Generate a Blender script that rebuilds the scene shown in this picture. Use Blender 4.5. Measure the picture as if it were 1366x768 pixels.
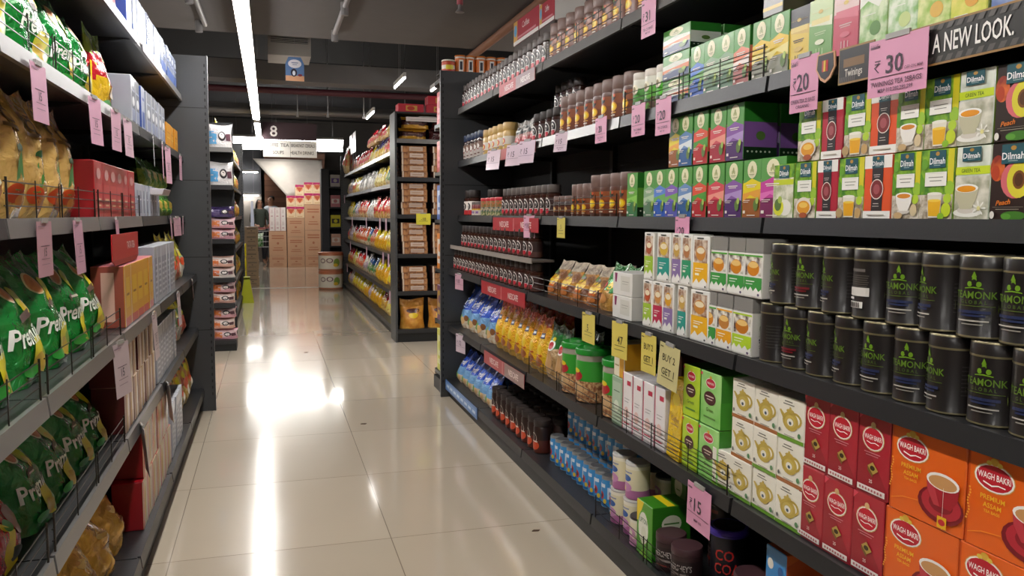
import bpy, bmesh, math, random
from mathutils import Vector, Matrix, noise
random.seed(7)
PI = math.pi
SC = bpy.context.scene
COL = SC.collection
for o in list(bpy.data.objects): bpy.data.objects.remove(o)

# ------------------------------------------------------------------ camera
cam = bpy.data.cameras.new('camera'); camo = bpy.data.objects.new('camera', cam); COL.objects.link(camo)
cam.sensor_width = 36.0; cam.lens = 36.0*1070/1366; cam.clip_start = .05; cam.clip_end = 200
_X = Vector((0.95740065, -0.01936407, 0.28811287)); _Y = Vector((-0.28867914, -0.08820752, 0.95335397)); _Z = Vector((0.0069529, -0.99591389, -0.09003994))
# rows above: world axes in camera coordinates (x right, y down, z forward)
right = Vector((_X[0], _Y[0], _Z[0])); down = Vector((_X[1], _Y[1], _Z[1])); fwd = Vector((_X[2], _Y[2], _Z[2]))
camo.matrix_world = Matrix(((right[0], -down[0], -fwd[0], 0), (right[1], -down[1], -fwd[1], 0), (right[2], -down[2], -fwd[2], 1.5), (0, 0, 0, 1)))
SC.camera = camo

# ------------------------------------------------------------------ light and exposure
LAMP = 46.0          # strength of the LED strips
LAMP_COL = (1.0, .975, .94)
w = bpy.data.worlds.new('world'); SC.world = w; w.use_nodes = True
w.node_tree.nodes['Background'].inputs[0].default_value = (.9, .92, 1, 1)
w.node_tree.nodes['Background'].inputs[1].default_value = .12
SC.view_settings.view_transform = 'Standard'; SC.view_settings.look = 'None'
SC.view_settings.exposure = 0.17; SC.view_settings.gamma = 1.0; SC.view_settings.use_curve_mapping = False

# ------------------------------------------------------------------ materials
def lin(h):
    h = h.lstrip('#'); c = [int(h[i:i+2], 16)/255 for i in (0, 2, 4)]
    return tuple((x/12.92 if x <= .04045 else ((x+.055)/1.055)**2.4) for x in c) + (1,)
_M = {}
def mat(h, r=.42, metal=0., coat=0., kind='', h2=None, sc=30., trans=0., bump=0.):
    key = (h, r, metal, coat, kind, h2, sc, trans, bump)
    if key in _M: return _M[key]
    m = bpy.data.materials.new((kind or 'paint')+'_'+h.lstrip('#')); m.use_nodes = True
    nt = m.node_tree; b = nt.nodes['Principled BSDF']; N = nt.nodes.new; L = nt.links.new
    b.inputs['Base Color'].default_value = lin(h); b.inputs['Roughness'].default_value = r; b.inputs['Metallic'].default_value = metal
    if coat: b.inputs['Coat Weight'].default_value = coat; b.inputs['Coat Roughness'].default_value = .15
    if trans: b.inputs['Transmission Weight'].default_value = trans
    tc = N('ShaderNodeTexCoord')
    if kind in ('mottle', 'speckle'):
        n = N('ShaderNodeTexNoise') if kind == 'mottle' else N('ShaderNodeTexVoronoi')
        n.inputs['Scale'].default_value = sc
        if kind == 'mottle': n.inputs['Detail'].default_value = 3
        cr = N('ShaderNodeValToRGB'); cr.color_ramp.elements[0].position = .40; cr.color_ramp.elements[1].position = .60
        cr.color_ramp.elements[0].color = lin(h); cr.color_ramp.elements[1].color = lin(h2)
        L(tc.outputs['Object'], n.inputs['Vector']); L(n.outputs[0 if kind == 'mottle' else 1], cr.inputs[0]); L(cr.outputs[0], b.inputs['Base Color'])
    else:      # faint uneven print / wear
        n = N('ShaderNodeTexNoise'); n.inputs['Scale'].default_value = 9; n.inputs['Detail'].default_value = 2
        mx = N('ShaderNodeMixRGB'); mx.blend_type = 'MULTIPLY'; mx.inputs[0].default_value = .12; mx.inputs[1].default_value = lin(h)
        L(tc.outputs['Object'], n.inputs['Vector']); L(n.outputs[0], mx.inputs[2]); L(mx.outputs[0], b.inputs['Base Color'])
    if bump or kind == 'foil':
        n2 = N('ShaderNodeTexNoise'); n2.inputs['Scale'].default_value = 20 if kind == 'foil' else 60; n2.inputs['Detail'].default_value = 3
        n2.inputs['Distortion'].default_value = .6
        bp = N('ShaderNodeBump'); bp.inputs['Strength'].default_value = bump or .75; bp.inputs['Distance'].default_value = .03 if kind == 'foil' or h2 else .01
        L(tc.outputs['Object'], n2.inputs['Vector']); L(n2.outputs[0], bp.inputs['Height']); L(bp.outputs[0], b.inputs['Normal'])
    _M[key] = m
    return m
def P(h): return mat(h, .36, 0., .22)                                   # printed carton
def F(h, metal=.15): return mat(h, .26, metal, .5, 'foil') # glossy film bag
def G2(a, b, sc=30): return mat(a, .4, 0, 0, 'mottle', b, sc)
def F2(a, b, sc=14): return mat(a, .28, .05, 0, 'mottle', b, sc, 0, .5)
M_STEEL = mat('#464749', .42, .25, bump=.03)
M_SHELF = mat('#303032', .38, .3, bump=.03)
M_RAIL_LIT = mat('#7d7b79', .3, .4)  # paler grey standing in for rails that reflect the light
M_BACK = mat('#1d1e20', .6)
M_BLACK = mat('#101113', .5)
M_WIRE = mat('#3a3530', .3, .7)
M_CHAN = mat('#a9a6a2', .25, .1)
def emit(name, col, s):
    m = bpy.data.materials.new(name); m.use_nodes = True; nt = m.node_tree
    b = nt.nodes['Principled BSDF']; b.inputs['Base Color'].default_value = (*col, 1)
    b.inputs['Emission Color'].default_value = (*col, 1); b.inputs['Emission Strength'].default_value = s
    return m
M_LED = emit('led_diffuser', LAMP_COL, LAMP)
M_LED2 = emit('led_diffuser_dim', LAMP_COL, LAMP*.42)

# ------------------------------------------------------------------ mesh builder
class G:
    def __init__(s): s.v = []; s.f = []; s.m = []; s.ms = []
    def mi(s, m):
        if m not in s.ms: s.ms.append(m)
        return s.ms.index(m)
    def add(s, vs, fs, m):
        o = len(s.v); s.v += [tuple(p) for p in vs]
        if isinstance(m, list):
            for f, mm in zip(fs, m): s.f.append([i+o for i in f]); s.m.append(s.mi(mm))
        else:
            k = s.mi(m)
            for f in fs: s.f.append([i+o for i in f]); s.m.append(k)
        return s
    def box(s, x0, x1, y0, y1, z0, z1, m):
        vs = [(x, y, z) for z in (z0, z1) for y in (y0, y1) for x in (x0, x1)]
        return s.add(vs, [(0, 2, 3, 1), (4, 5, 7, 6), (0, 1, 5, 4), (2, 6, 7, 3), (0, 4, 6, 2), (1, 3, 7, 5)], m)
    def prism(s, pts, axis, a0, a1, m):
        # pts: outline in the two other axes; extruded along axis
        def mk(p, a):
            if axis == 'x': return (a, p[0], p[1])
            if axis == 'y': return (p[0], a, p[1])
            return (p[0], p[1], a)
        n = len(pts); vs = [mk(p, a0) for p in pts]+[mk(p, a1) for p in pts]
        return s.add(vs, [list(range(n))[::-1], list(range(n, 2*n))]+[(i, (i+1) % n, n+(i+1) % n, n+i) for i in range(n)], m)
    def lathe(s, prof, m, seg=20, c=(0, 0), cap=True):
        # prof: [(r,z,mat for the band above)]
        vs = []
        for p in prof:
            for k in range(seg):
                a = 2*PI*k/seg; vs.append((c[0]+p[0]*math.cos(a), c[1]+p[0]*math.sin(a), p[1]))
        fs = []; mm = []
        for i in range(len(prof)-1):
            b = prof[i][2] if len(prof[i]) > 2 else m
            for k in range(seg):
                k2 = (k+1) % seg; fs.append((i*seg+k, i*seg+k2, (i+1)*seg+k2, (i+1)*seg+k)); mm.append(b)
        if cap:
            fs.append(list(range(seg))[::-1]); mm.append(m)
            fs.append([(len(prof)-1)*seg+k for k in range(seg)]); mm.append(prof[-1][2] if len(prof[-1]) > 2 else m)
        return s.add(vs, fs, mm)
    def tube(s, a, b, r, m, seg=6):
        a = Vector(a); b = Vector(b); d = (b-a).normalized(); u = d.orthogonal().normalized(); w_ = d.cross(u)
        vs = [tuple(p+(u*math.cos(2*PI*k/seg)+w_*math.sin(2*PI*k/seg))*r) for p in (a, b) for k in range(seg)]
        return s.add(vs, [(k, (k+1) % seg, seg+(k+1) % seg, seg+k) for k in range(seg)]+[list(range(seg))[::-1], list(range(seg, 2*seg))], m)
    def mesh(s, name, smooth=None):
        me = bpy.data.meshes.new(name); me.from_pydata(s.v, [], s.f)
        for m in s.ms: me.materials.append(m)
        me.polygons.foreach_set('material_index', s.m)
        if smooth is not None:
            me.polygons.foreach_set('use_smooth', [True]*len(s.f)); me.set_sharp_from_angle(angle=math.radians(smooth))
        me.validate(); me.update(); return me
    def obj(s, name, parent=None, smooth=None):
        o = bpy.data.objects.new(name, s.mesh(name, smooth)); COL.objects.link(o)
        if parent: o.parent = parent
        return o

# ------------------------------------------------------------------ printed art laid on a surface
_T = {}
def glyphs(t, bold=0.):
    if (t, bold) in _T: return _T[(t, bold)]
    cu = bpy.data.curves.new('txt', 'FONT'); cu.body = t; cu.resolution_u = 2; cu.dimensions = '2D'; cu.fill_mode = 'FRONT'; cu.offset = bold
    ob = bpy.data.objects.new('txt', cu); me = bpy.data.meshes.new_from_object(ob)
    vs = [(v.co.x, v.co.y) for v in me.vertices]; fs = [list(p.vertices) for p in me.polygons]
    bpy.data.objects.remove(ob); bpy.data.meshes.remove(me); bpy.data.curves.remove(cu)
    if vs:
        x0 = min(v[0] for v in vs); x1 = max(v[0] for v in vs); H = .70
        vs = [((x-x0)/H, y/H) for x, y in vs]; W = (x1-x0)/H
    else: W = 1
    _T[(t, bold)] = (vs, fs, W); return _T[(t, bold)]
def art(g, cmds, wd, ht, mp, curved=False, k0=1):
    """cmds in fractions of the face (u right, v up); mp(x, z, k) -> point, x in -w/2..w/2, z in 0..h"""
    k = k0
    for c in cmds:
        t = c[0]; m = c[-1] if not isinstance(c[-1], str) else P(c[-1])
        X = lambda u: (u-.5)*wd
        if t == 'r':
            _, u0, v0, u1, v1, _c = c; n = 8 if curved else 1; q = 4 if curved == 2 else 1
            vs = [mp(X(u0+(u1-u0)*i/n), (v0+(v1-v0)*j/q)*ht, k) for j in range(q+1) for i in range(n+1)]
            fs = [(j*(n+1)+i, j*(n+1)+i+1, (j+1)*(n+1)+i+1, (j+1)*(n+1)+i) for j in range(q) for i in range(n)]
            g.add(vs, fs, m)
        elif t == 'e':
            _, cu, cv, ru, rv, _c = c; n = 18; vs = [mp(X(cu), cv*ht, k)]; R = (.5, 1) if curved else (1,)
            for q in R: vs += [mp(X(cu)+ru*wd*q*math.cos(2*PI*i/n), cv*ht+rv*ht*q*math.sin(2*PI*i/n), k) for i in range(n)]
            fs = [(0, 1+i, 1+(i+1) % n) for i in range(n)]
            if curved: fs += [(1+i, 1+n+i, 1+n+(i+1) % n, 1+(i+1) % n) for i in range(n)]
            g.add(vs, fs, m)
        elif t == 'p':
            vs = [mp(X(u), v*ht, k) for u, v in c[1]]; g.add(vs, [list(range(len(vs)))], m)
        elif t == 't':
            _, s, cu, cv, hh, mw, _c = c
            vs2, fs, W = glyphs(s, .012); sz = hh*ht; sx = sz if W*sz <= mw*wd else mw*wd/W
            g.add([mp(X(cu)+(x-W/2)*sx, cv*ht+(y-.5)*sz, k) for x, y in vs2], fs, m)
        elif t == 'ts':      # slanted script lettering
            _, s, cu, cv, hh, mw, sl, _c = c
            vs2, fs, W = glyphs(s, .02); sz = hh*ht; sx = sz if W*sz <= mw*wd else mw*wd/W
            g.add([mp(X(cu)+(x-W/2)*sx+(y-.5)*sz*.25, cv*ht+(y-.5)*sz+(x-W/2)*sx*sl, k) for x, y in vs2], fs, m)
        k += 1
def dashes(u0, u1, v, n, col, th=.012, seed=1):
    r = random.Random(seed); out = []
    for i in range(n):
        a = u0+r.random()*.06; b = u1-r.random()*.12*(u1-u0)*2; vv = v-i*th*2.1
        out.append(('r', a, vv, b, vv+th, col))
    return out

# ------------------------------------------------------------------ templates: (mesh, [(part name, mesh, label)])
def T(name, mesh, parts=()): return dict(name=name, mesh=mesh, parts=list(parts))
def carton(name, wd, dp, ht, front, side, top, fa=(), sa=(), ta=()):
    bm = bmesh.new(); bmesh.ops.create_cube(bm, size=1)
    for v in bm.verts: v.co = Vector((v.co.x*wd, (v.co.y+.5)*dp, (v.co.z+.5)*ht))
    bmesh.ops.bevel(bm, geom=bm.edges[:], offset=min(.0022, wd*.03), segments=1, affect='EDGES')
    g = G(); bm.verts.index_update(); bm.normal_update()
    fm = []; 
    for f in bm.faces:
        n = f.normal; fm.append(front if n.y < -.6 else (top if n.z > .6 else side))
    g.add([v.co[:] for v in bm.verts], [[v.index for v in f.verts] for f in bm.faces], fm); bm.free()
    art(g, fa, wd*.985, ht*.99, lambda x, z, k: (x, -.00025*k-.0002, z+ht*.005))
    if sa:
        art(g, sa, dp*.985, ht*.99, lambda x, z, k: (wd/2+.00025*k+.0002, x+dp/2, z+ht*.005))
        art(g, sa, dp*.985, ht*.99, lambda x, z, k: (-wd/2-.00025*k-.0002, -x+dp/2, z+ht*.005))
    if ta: art(g, ta, wd*.985, dp*.985, lambda x, z, k: (x, z, ht+.00025*k+.0002))
    return T(name, g.mesh(name))
def jar(name, r, ht, bands, body, fa=(), lidh=.04, lid=None, lidr=1.0, neck=.9, seg=20, span=1.0, lidname='lid', labelz=(.05, .8), rim=None, lidtop=None, side_art=()):
    """round container standing at y = r (front touches y=0); bands [(z fraction, mat)] on the body"""
    g = G(); H = ht-lidh; c = (0, r)
    zs = [(0, r*.94), (.02, r)]; prof = []
    cuts = sorted(set([0, .02]+[b[0] for b in bands]+[.93, 1]))
    def bmat(z):
        m = body
        for zz, mm in bands:
            if z >= zz-1e-6: m = mm
        return m
    for z in cuts:
        rr = r*.94 if z == 0 else (r*neck if z == 1 else r)
        prof.append((rr, z*H, bmat(z)))
    g.lathe(prof, body, seg, c)
    def mp(x, z, k):
        a = x/r; rr = r+.0003*k+.0004
        return (rr*math.sin(a), r-rr*math.cos(a), z)
    parts = []; lg = G()
    if fa: art(lg, fa, r*2*span, H, mp, 1)
    if side_art:
        def mp2(x, z, k):
            a = x/r+1.7; rr = r+.0003*k+.0004
            return (rr*math.sin(a), r-rr*math.cos(a), z)
        art(lg, side_art, r*2*span, H, mp2, 1)
    if lg.v: parts.append(('label', lg.mesh('label'), None))
    if lid:
        l = G(); R = r*lidr
        l.lathe([(R*.97, H), (R, H+.003), (R, ht-.006), (R*.95, ht)], lid, seg, c)
        if rim: l.lathe([(R*1.02, H), (R*1.03, H+.004), (R*1.02, H+.008)], rim, seg, c)
        if lidtop: l.lathe([(R*.8, ht), (R*.8, ht+.002)], lidtop, seg, c)
        parts.append((lidname, l.mesh(lidname, 40), None))
    return T(name, g.mesh(name, 40), parts)
def bag(name, wd, ht, dp, zones, fa=(), seed=0, e0=.6, nu=12, nv=16, crimp=True, sag=0., peak=1.5, wr=1.0):
    R = random.Random(seed); p, q, s_, t_ = [R.random()*6 for _ in range(4)]
    def E(v):
        if v > .95 and crimp: return .02
        a = e0+(1-e0)*min(1, v/.22)**.7; b = 1-max(0, (v-.35)/.62)**peak
        return a*max(.02, b)
    def S(x, z, side, k=0):
        u = min(1, max(0, x/wd+.5)); v = min(1, max(0, z/ht))
        s = (4*u*(1-u)+1e-6)**.5
        t = dp/2*s*E(v)
        wv = wr*(.05*wd*(math.sin(8*u+6*v+p)*math.sin(9*v-4*u+q))+.025*wd*math.sin(15*u-11*v+s_)*math.sin(19*v+7*u+t_))*s*(.35+.65*min(1, E(v)*1.2))
        if crimp and v > .95: wv = .012*math.sin(u*14+p)*wd
        wv = max(-.4*t, wv)
        xx = (u-.5)*wd*(1-.07*math.sin(PI*v)+.02*math.sin(9*v+q)); zz = z*(1-.04*s*(v > .5))+.02*ht*math.sin(6*u+p)*v**2*wr - sag*ht*v*v*0
        yy = dp/2+.012-(t+wv*.6)*side-.0006*k+sag*dp*v*v
        return (xx, yy, zz)
    g = G()
    for side in (1, -1):
        vs = [S((i/nu-.5)*wd, j/nv*ht, side) for j in range(nv+1) for i in range(nu+1)]; fs = []; ms = []
        for j in range(nv):
            for i in range(nu):
                a = j*(nu+1)+i; f = (a, a+1, a+nu+2, a+nu+1); fs.append(f if side == 1 else f[::-1])
                v = (j+.5)/nv; u = (i+.5)/nu; vv = v+.03*math.sin(u*7+p); m = zones[0][1]
                for z0, mm in zones:
                    if vv >= z0: m = mm
                ms.append(m)
        g.add(vs, fs, ms)
    # close the bottom
    n = nu+1; b = [S((i/nu-.5)*wd, 0, 1) for i in range(n)]+[S((i/nu-.5)*wd, 0, -1) for i in range(n)]
    g.add(b, [(i, n+i, n+i+1, i+1) for i in range(nu)], zones[0][1])
    if fa: art(g, fa, wd, ht, lambda x, z, k: S(x, z, 1, k+1), 2)
    return T(name, g.mesh(name, 70))

# ------------------------------------------------------------------ placing things
ITEMS = []
_LEAN = {}
def lean(t, a):
    key = (id(t), round(a, 2))
    if key not in _LEAN:
        me = t['mesh'].copy()
        for v in me.vertices: v.co.y += math.tan(a)*max(0, v.co.z); v.co.z *= math.cos(a)
        _LEAN[key] = dict(t, mesh=me)
    return _LEAN[key]
def put(t, loc, rz=0., rx=0., cat='package', desc='', where='', group=None, ry=0., label=None, s=None):
    if rx: t = lean(t, -rx); rx = 0
    o = bpy.data.objects.new(t['name'], t['mesh']); COL.objects.link(o)
    o.location = loc; o.rotation_euler = (rx, ry, rz)
    if s: o.scale = s
    for nm, me, lb in t['parts']:
        c = bpy.data.objects.new(nm, me); COL.objects.link(c); c.parent = o
        if lb: c['label'] = lb
    o['category'] = cat
    if label: o['label'] = label
    else: ITEMS.append((o, desc, where, loc))
    if group: o['group'] = group
    return o
ORD = 'first second third fourth fifth sixth seventh eighth ninth tenth eleventh twelfth thirteenth fourteenth fifteenth sixteenth seventeenth eighteenth nineteenth twentieth'.split()
ORD += ['twenty-'+x for x in ORD[:9]]+['thirtieth']+['thirty-'+x for x in ORD[:9]]
def finish_labels():
    by = {}
    for it in ITEMS: by.setdefault((it[1], it[2]), []).append(it)
    for (d, wh), L in by.items():
        if len(L) == 1:
            L[0][0]['label'] = d+', '+wh; continue
        L.sort(key=lambda it: -it[3][1]); n = len(L)
        for i, it in enumerate(L):
            if i == 0: s = 'farthest '+d+', '+wh
            elif i == n-1: s = 'nearest '+d+', '+wh
            elif i < n/2: s = ORD[i]+' '+d+' from the far end, '+wh
            else: s = ORD[n-1-i]+' '+d+' from the near end, '+wh
            if len(s.replace(',', '').split()) > 15: s = s.replace(' from the ', ' from ').replace(' in the ', ' ').replace(' on the ', ' ')
            it[0]['label'] = s
            if 'group' not in it[0]: it[0]['group'] = d+' row, '+wh
def tag(o, label, cat, group=None, kind=None):
    if label: o['label'] = label
    if cat: o['category'] = cat
    if group: o['group'] = group
    if kind: o['kind'] = kind
    return o
def struct(g, name, smooth=None):
    o = g.obj(name, None, smooth); o['kind'] = 'structure'; return o
def turn(o, a, r):      # turn a round jar about its own middle
    th = o.rotation_euler.z; c = Vector((-math.sin(th)*r, math.cos(th)*r)); th2 = th+a; c2 = Vector((-math.sin(th2)*r, math.cos(th2)*r))
    o.location.x += c.x-c2.x; o.location.y += c.y-c2.y; o.rotation_euler.z = th2
RZ = {'R': -PI/2, 'L': PI/2, 'E': 0.}
SH = {'R': [2.35, 1.93, 1.495, 1.065, .60, .15], 'L': [2.36, 1.92, 1.48, 1.045, .64, .175]}
FX = {'R': [1.50, 1.50, 1.50, 1.42, 1.42, 1.40], 'L': [-.62, -.62, -.62, -.55, -.55, -.525]}
WH = ['top shelf', 'second shelf down', 'third shelf down', 'fourth shelf down', 'fifth shelf down', 'bottom shelf']
def row(side, lv, t, ys, desc, cat, back=0., up=0., jit=.006, rot=.03, rx=0., where=None, group=None):
    ts = t if isinstance(t, list) else [t]
    for i, y in enumerate(ys):
        sg = 1 if side == 'R' else -1
        bg = .022 if ts[i % len(ts)]['name'].endswith(('bag', 'pouch')) else 0
        x = FX[side][lv]+sg*(bg+back+random.uniform(0, jit))
        put(ts[i % len(ts)], (x, y, SH[side][lv]+.001+up), RZ[side]+random.uniform(-rot, rot), rx, cat, desc,
            where or (('right' if side == 'R' else 'left')+' rack '+WH[lv]), group)
def span(y0, y1, n): # n centres between the two edges, far to near or near to far
    return [y0+(y1-y0)*(i+.5)/n for i in range(n)]
# ================================================================== STRUCTURE
def floor_mat():
    m = bpy.data.materials.new('polished_tile'); m.use_nodes = True; nt = m.node_tree; b = nt.nodes['Principled BSDF']; N = nt.nodes.new; L = nt.links.new
    tc = N('ShaderNodeTexCoord'); sp = N('ShaderNodeSeparateXYZ'); L(tc.outputs['Object'], sp.inputs[0])
    def mth(op, a, b_=None):
        n = N('ShaderNodeMath'); n.operation = op
        for i, q in enumerate((a, b_)):
            if q is None: continue
            if isinstance(q, (int, float)): n.inputs[i].default_value = q
            else: L(q, n.inputs[i])
        return n.outputs[0]
    S = .955
    def seam(out, off):
        fr = mth('FRACT', mth('DIVIDE', mth('ADD', out, 40*S-off), S)); return mth('LESS_THAN', fr, .0045), mth('FLOOR', mth('DIVIDE', mth('ADD', out, 40*S-off), S))
    sx, ix = seam(sp.outputs[0], .513); sy, iy = seam(sp.outputs[1], 3.62)
    s = mth('MAXIMUM', sx, sy)
    wn = N('ShaderNodeTexWhiteNoise'); wn.noise_dimensions = '2D'; cb = N('ShaderNodeCombineXYZ'); L(ix, cb.inputs[0]); L(iy, cb.inputs[1]); L(cb.outputs[0], wn.inputs['Vector'])
    n = N('ShaderNodeTexNoise'); n.inputs['Scale'].default_value = 1.6; n.inputs['Detail'].default_value = 5; L(tc.outputs['Object'], n.inputs['Vector'])
    mix = N('ShaderNodeMixRGB'); mix.inputs[1].default_value = lin('#cbbca8'); mix.inputs[2].default_value = lin('#c4b6a1'); L(n.outputs[0], mix.inputs[0])
    mv = N('ShaderNodeMixRGB'); mv.blend_type = 'MULTIPLY'; mv.inputs[0].default_value = .07; L(mix.outputs[0], mv.inputs[1]); L(wn.outputs[0], mv.inputs[2])
    m2 = N('ShaderNodeMixRGB'); m2.inputs[2].default_value = lin('#8b7f70'); L(s, m2.inputs[0]); L(mv.outputs[0], m2.inputs[1]); L(m2.outputs[0], b.inputs['Base Color'])
    r = N('ShaderNodeMapRange'); r.inputs['To Min'].default_value = .10; r.inputs['To Max'].default_value = .22; L(n.outputs[0], r.inputs['Value']); L(r.outputs[0], b.inputs['Roughness'])
    b.inputs['Coat Weight'].default_value = .6; b.inputs['Coat Roughness'].default_value = .07
    n3 = N('ShaderNodeTexNoise'); n3.inputs['Scale'].default_value = 2.2; L(tc.outputs['Object'], n3.inputs['Vector'])
    bp = N('ShaderNodeBump'); bp.inputs['Strength'].default_value = .03; bp.inputs['Distance'].default_value = .02; L(n3.outputs[0], bp.inputs['Height']); L(bp.outputs[0], b.inputs['Normal']); L(bp.outputs[0], b.inputs['Coat Normal'])
    return m
g = G(); g.box(-9, 9, -5, 28, -.1, 0, floor_mat()); struct(g, 'floor')
M_DUSK = mat('#2b2c30', .85); M_CEIL = mat('#33343a', .9); M_SOFF = mat('#5a5552', .8)
g = G(); g.box(-9, 9, -5, 28, 4.6, 4.7, M_DUSK); struct(g, 'ceiling')
g = G(); g.box(-9.1, -9, -5, 28, 0, 4.6, M_DUSK); struct(g, 'wall_left')
g = G(); g.box(9, 9.1, -5, 28, 0, 4.6, M_DUSK); struct(g, 'wall_right')
g = G(); g.box(-9, 9, -5.1, -5, 0, 4.6, M_DUSK); struct(g, 'wall_back')
g = G(); g.box(-9, 9, 28, 28.1, 0, 4.6, mat('#57524e', .8)); struct(g, 'wall_front')
# low soffit over the near half, dropped bulkhead and beams further on
g = G(); g.box(-9, 9, -5, 8.0, 3.16, 3.26, mat('#5b5756', .85, bump=.1)); struct(g, 'ceiling_soffit')
g = G(); g.box(-9, 9, 11.9, 12.3, 3.36, 3.62, mat('#625e5d', .85)); struct(g, 'trim_beam')
g = G(); g.box(-9, 9, 15.6, 16.0, 3.3, 3.5, mat('#4c4a4b', .85)); struct(g, 'trim_crossbeam')
g = G(); g.box(-.75, 1.45, 16.85, 16.93, 0, .006, mat('#e6dfd2', .3)); struct(g, 'trim_threshold')
def pipe(name, pts, r, m, label, cat, extra=None):
    g = G()
    for a, b in zip(pts, pts[1:]): g.tube(a, b, r, m, 10)
    if extra: extra(g)
    return tag(g.obj(name, None, 50), label, cat)
M_PIPE = mat('#8d8a8a', .4, .5)
pipe('ceiling_conduit', [(-.56, 1.0, 3.13), (-.50, 7.6, 3.13)], .022, M_PIPE, 'grey conduit under the ceiling, just off the left of the light strip', 'pipe', lambda g: [g.lathe([(.03, 3.06), (.03, 3.16)], M_PIPE, 8, (-.55+.06*i/6, 7.6-i*1.0)) for i in range(6)])
pipe('ceiling_conduit', [(.62, 1.0, 3.13), (.60, 7.6, 3.13)], .022, M_PIPE, 'grey conduit under the ceiling, above the middle of the aisle', 'pipe', lambda g: [g.lathe([(.03, 3.06), (.03, 3.16)], M_PIPE, 8, (.6, 7.6-i*1.0)) for i in range(6)])
pipe('sprinkler_pipe', [(-1.0, 12.7, 3.33), (8, 12.7, 3.36)], .05, mat('#4d1e26', .6), 'dark red sprinkler pipe running across the dark ceiling void', 'pipe')
pipe('silver_duct', [(-1.2, 14.2, 3.2), (6, 14.2, 3.22)], .055, mat('#7b7672', .45, .4), 'silver round duct crossing the aisle behind the red pipe', 'duct')
pipe('sprinkler_drop', [(.3, 3.75, 2.98), (1.16, 5.0, 2.86), (1.16, 5.0, 2.80)], .02, mat('#8c3440', .4), 'red sprinkler pipe with a drop head under the near ceiling', 'pipe', lambda g: g.lathe([(.006, 2.75), (.03, 2.755), (.012, 2.775), (.012, 2.81)], M_PIPE, 10, (1.16, 5.0)))
pipe('cable_tray', [(2.0, 2.2, 3.12), (2.02, 8.4, 3.12)], .04, mat('#80563f', .7), 'brown timber batten running along the ceiling above the coffee rack', 'batten')
g = G(); g.box(-9, 9, 10.0, 10.12, 3.9, 4.15, M_CEIL); g.box(-9, 9, 13.4, 13.5, 3.7, 3.9, M_CEIL); struct(g, 'ceiling_beams')
# hangers in the void
for i, (x, y) in enumerate(((.9, 12.9), (1.45, 12.9), (-.2, 13.3), (.45, 13.0), (2.1, 12.9))):
    pipe('hanger_rod', [(x, y, 3.0), (x, y, 4.6)], .008, M_PIPE, ['first', 'second', 'third', 'fourth', 'fifth'][[2, 3, 0, 1, 4][i]]+' thin hanger rod from the left in the dark ceiling void', 'rod', lambda g, x=x, y=y: g.box(x-.02, x+.02, y-.02, y+.02, 2.99, 3.03, M_PIPE))
# lamps ---------------------------------------------------------------
def led(x0, x1, y0, y1, z, label, wd=.05, m=None, th=.012):
    e = bpy.data.objects.new('led_strip_light', None); COL.objects.link(e); e.location = ((x0+x1)/2, (y0+y1)/2, z)
    tag(e, label, 'light')
    cx, cy = e.location[0], e.location[1]; g = G()
    g.box(x0-cx-.006, x1-cx+.006, y0-cy-.006, y1-cy+.006, .012, .07, mat('#cfcac4', .4)); g.obj('housing', e)
    g = G(); g.prism([(x0-cx, .012), (x0-cx+.004, .012-2*th), (x1-cx-.004, .012-2*th), (x1-cx, .012)], 'y', y0-cy, y1-cy, m or M_LED); g.obj('diffuser', e)
    g = G(); L = y1-y0
    if L > 1:
        n = max(2, int(L/2.5))
        for i in range(n):
            yy = -L/2+L*(i+.5)/n; g.tube((0, yy, .07), (0, yy, (3.16-z) if cy+yy < 8 else (4.6-z)), .003, M_PIPE, 4)
    else:
        for xx in (-.4, .4): g.tube((xx*(x1-x0), 0, .07), (xx*(x1-x0), 0, 4.6-z), .003, M_PIPE, 4)
    g.obj('suspension_wire', e)
    return e
led(-.195, -.105, -3.5, 12.3, 2.86, 'long white LED strip light running down the middle of the aisle')
led(-.19, -.11, 13.0, 15.3, 2.86, 'short white LED strip light beyond the end of the long one')
led(-1.04, 1.88, 21.5, 21.58, 3.41, 'thick white LED light bar high in front of the stacked cartons', th=.08, m=M_LED2)
led(-.62, 1.90, 21.9, 21.98, 3.22, 'second LED light bar just below the thick one', th=.04, m=M_LED2)
led(.08, .38, 22.6, 24.2, 3.20, 'short wide LED panel light above the grey fabric canopy', m=M_LED2)
led(-3.35, -3.25, -3.5, 13, 2.86, 'LED strip light above the aisle behind the left rack')  # this and the next strip are unseen, added as ambient fill
led(3.55, 3.65, -3.5, 13, 2.86, 'LED strip light above the aisle behind the right rack')
for i, (x, y, z) in enumerate(((1.75, 11.2, 3.3), (2.3, 11.3, 3.3), (1.55, 12.9, 3.05))):
    led(x-.012, x+.012, y-.45, y+.45, z, 'thin short strip light high in the void, '+['under the beam, nearer the long strip', 'under the beam, farther from the strip', 'just above the snack rack end'][i], m=M_LED2)
# ceiling air conditioner
e = bpy.data.objects.new('ceiling_air_conditioner', None); COL.objects.link(e); e.location = (.24, 9.1, 3.17); tag(e, 'grey cassette air conditioner unit hanging in the ceiling void', 'air conditioner')
g = G(); g.box(-.22, .22, -.1, .4, 0, .2, mat('#8f8983', .5)); g.obj('casing', e)
g = G(); g.box(-.19, .19, -.112, -.1, .13, .18, M_BACK)
for k in range(3): g.box(-.19, .19, -.114, -.112, .135+k*.016, .14+k*.016, mat('#b8b2aa', .4))
g.obj('grille', e)
g = G()
for x in (-.18, .18):
    g.tube((x, .1, .2), (x, .1, 1.4), .006, M_PIPE, 5)
g.obj('hanger', e)
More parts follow.
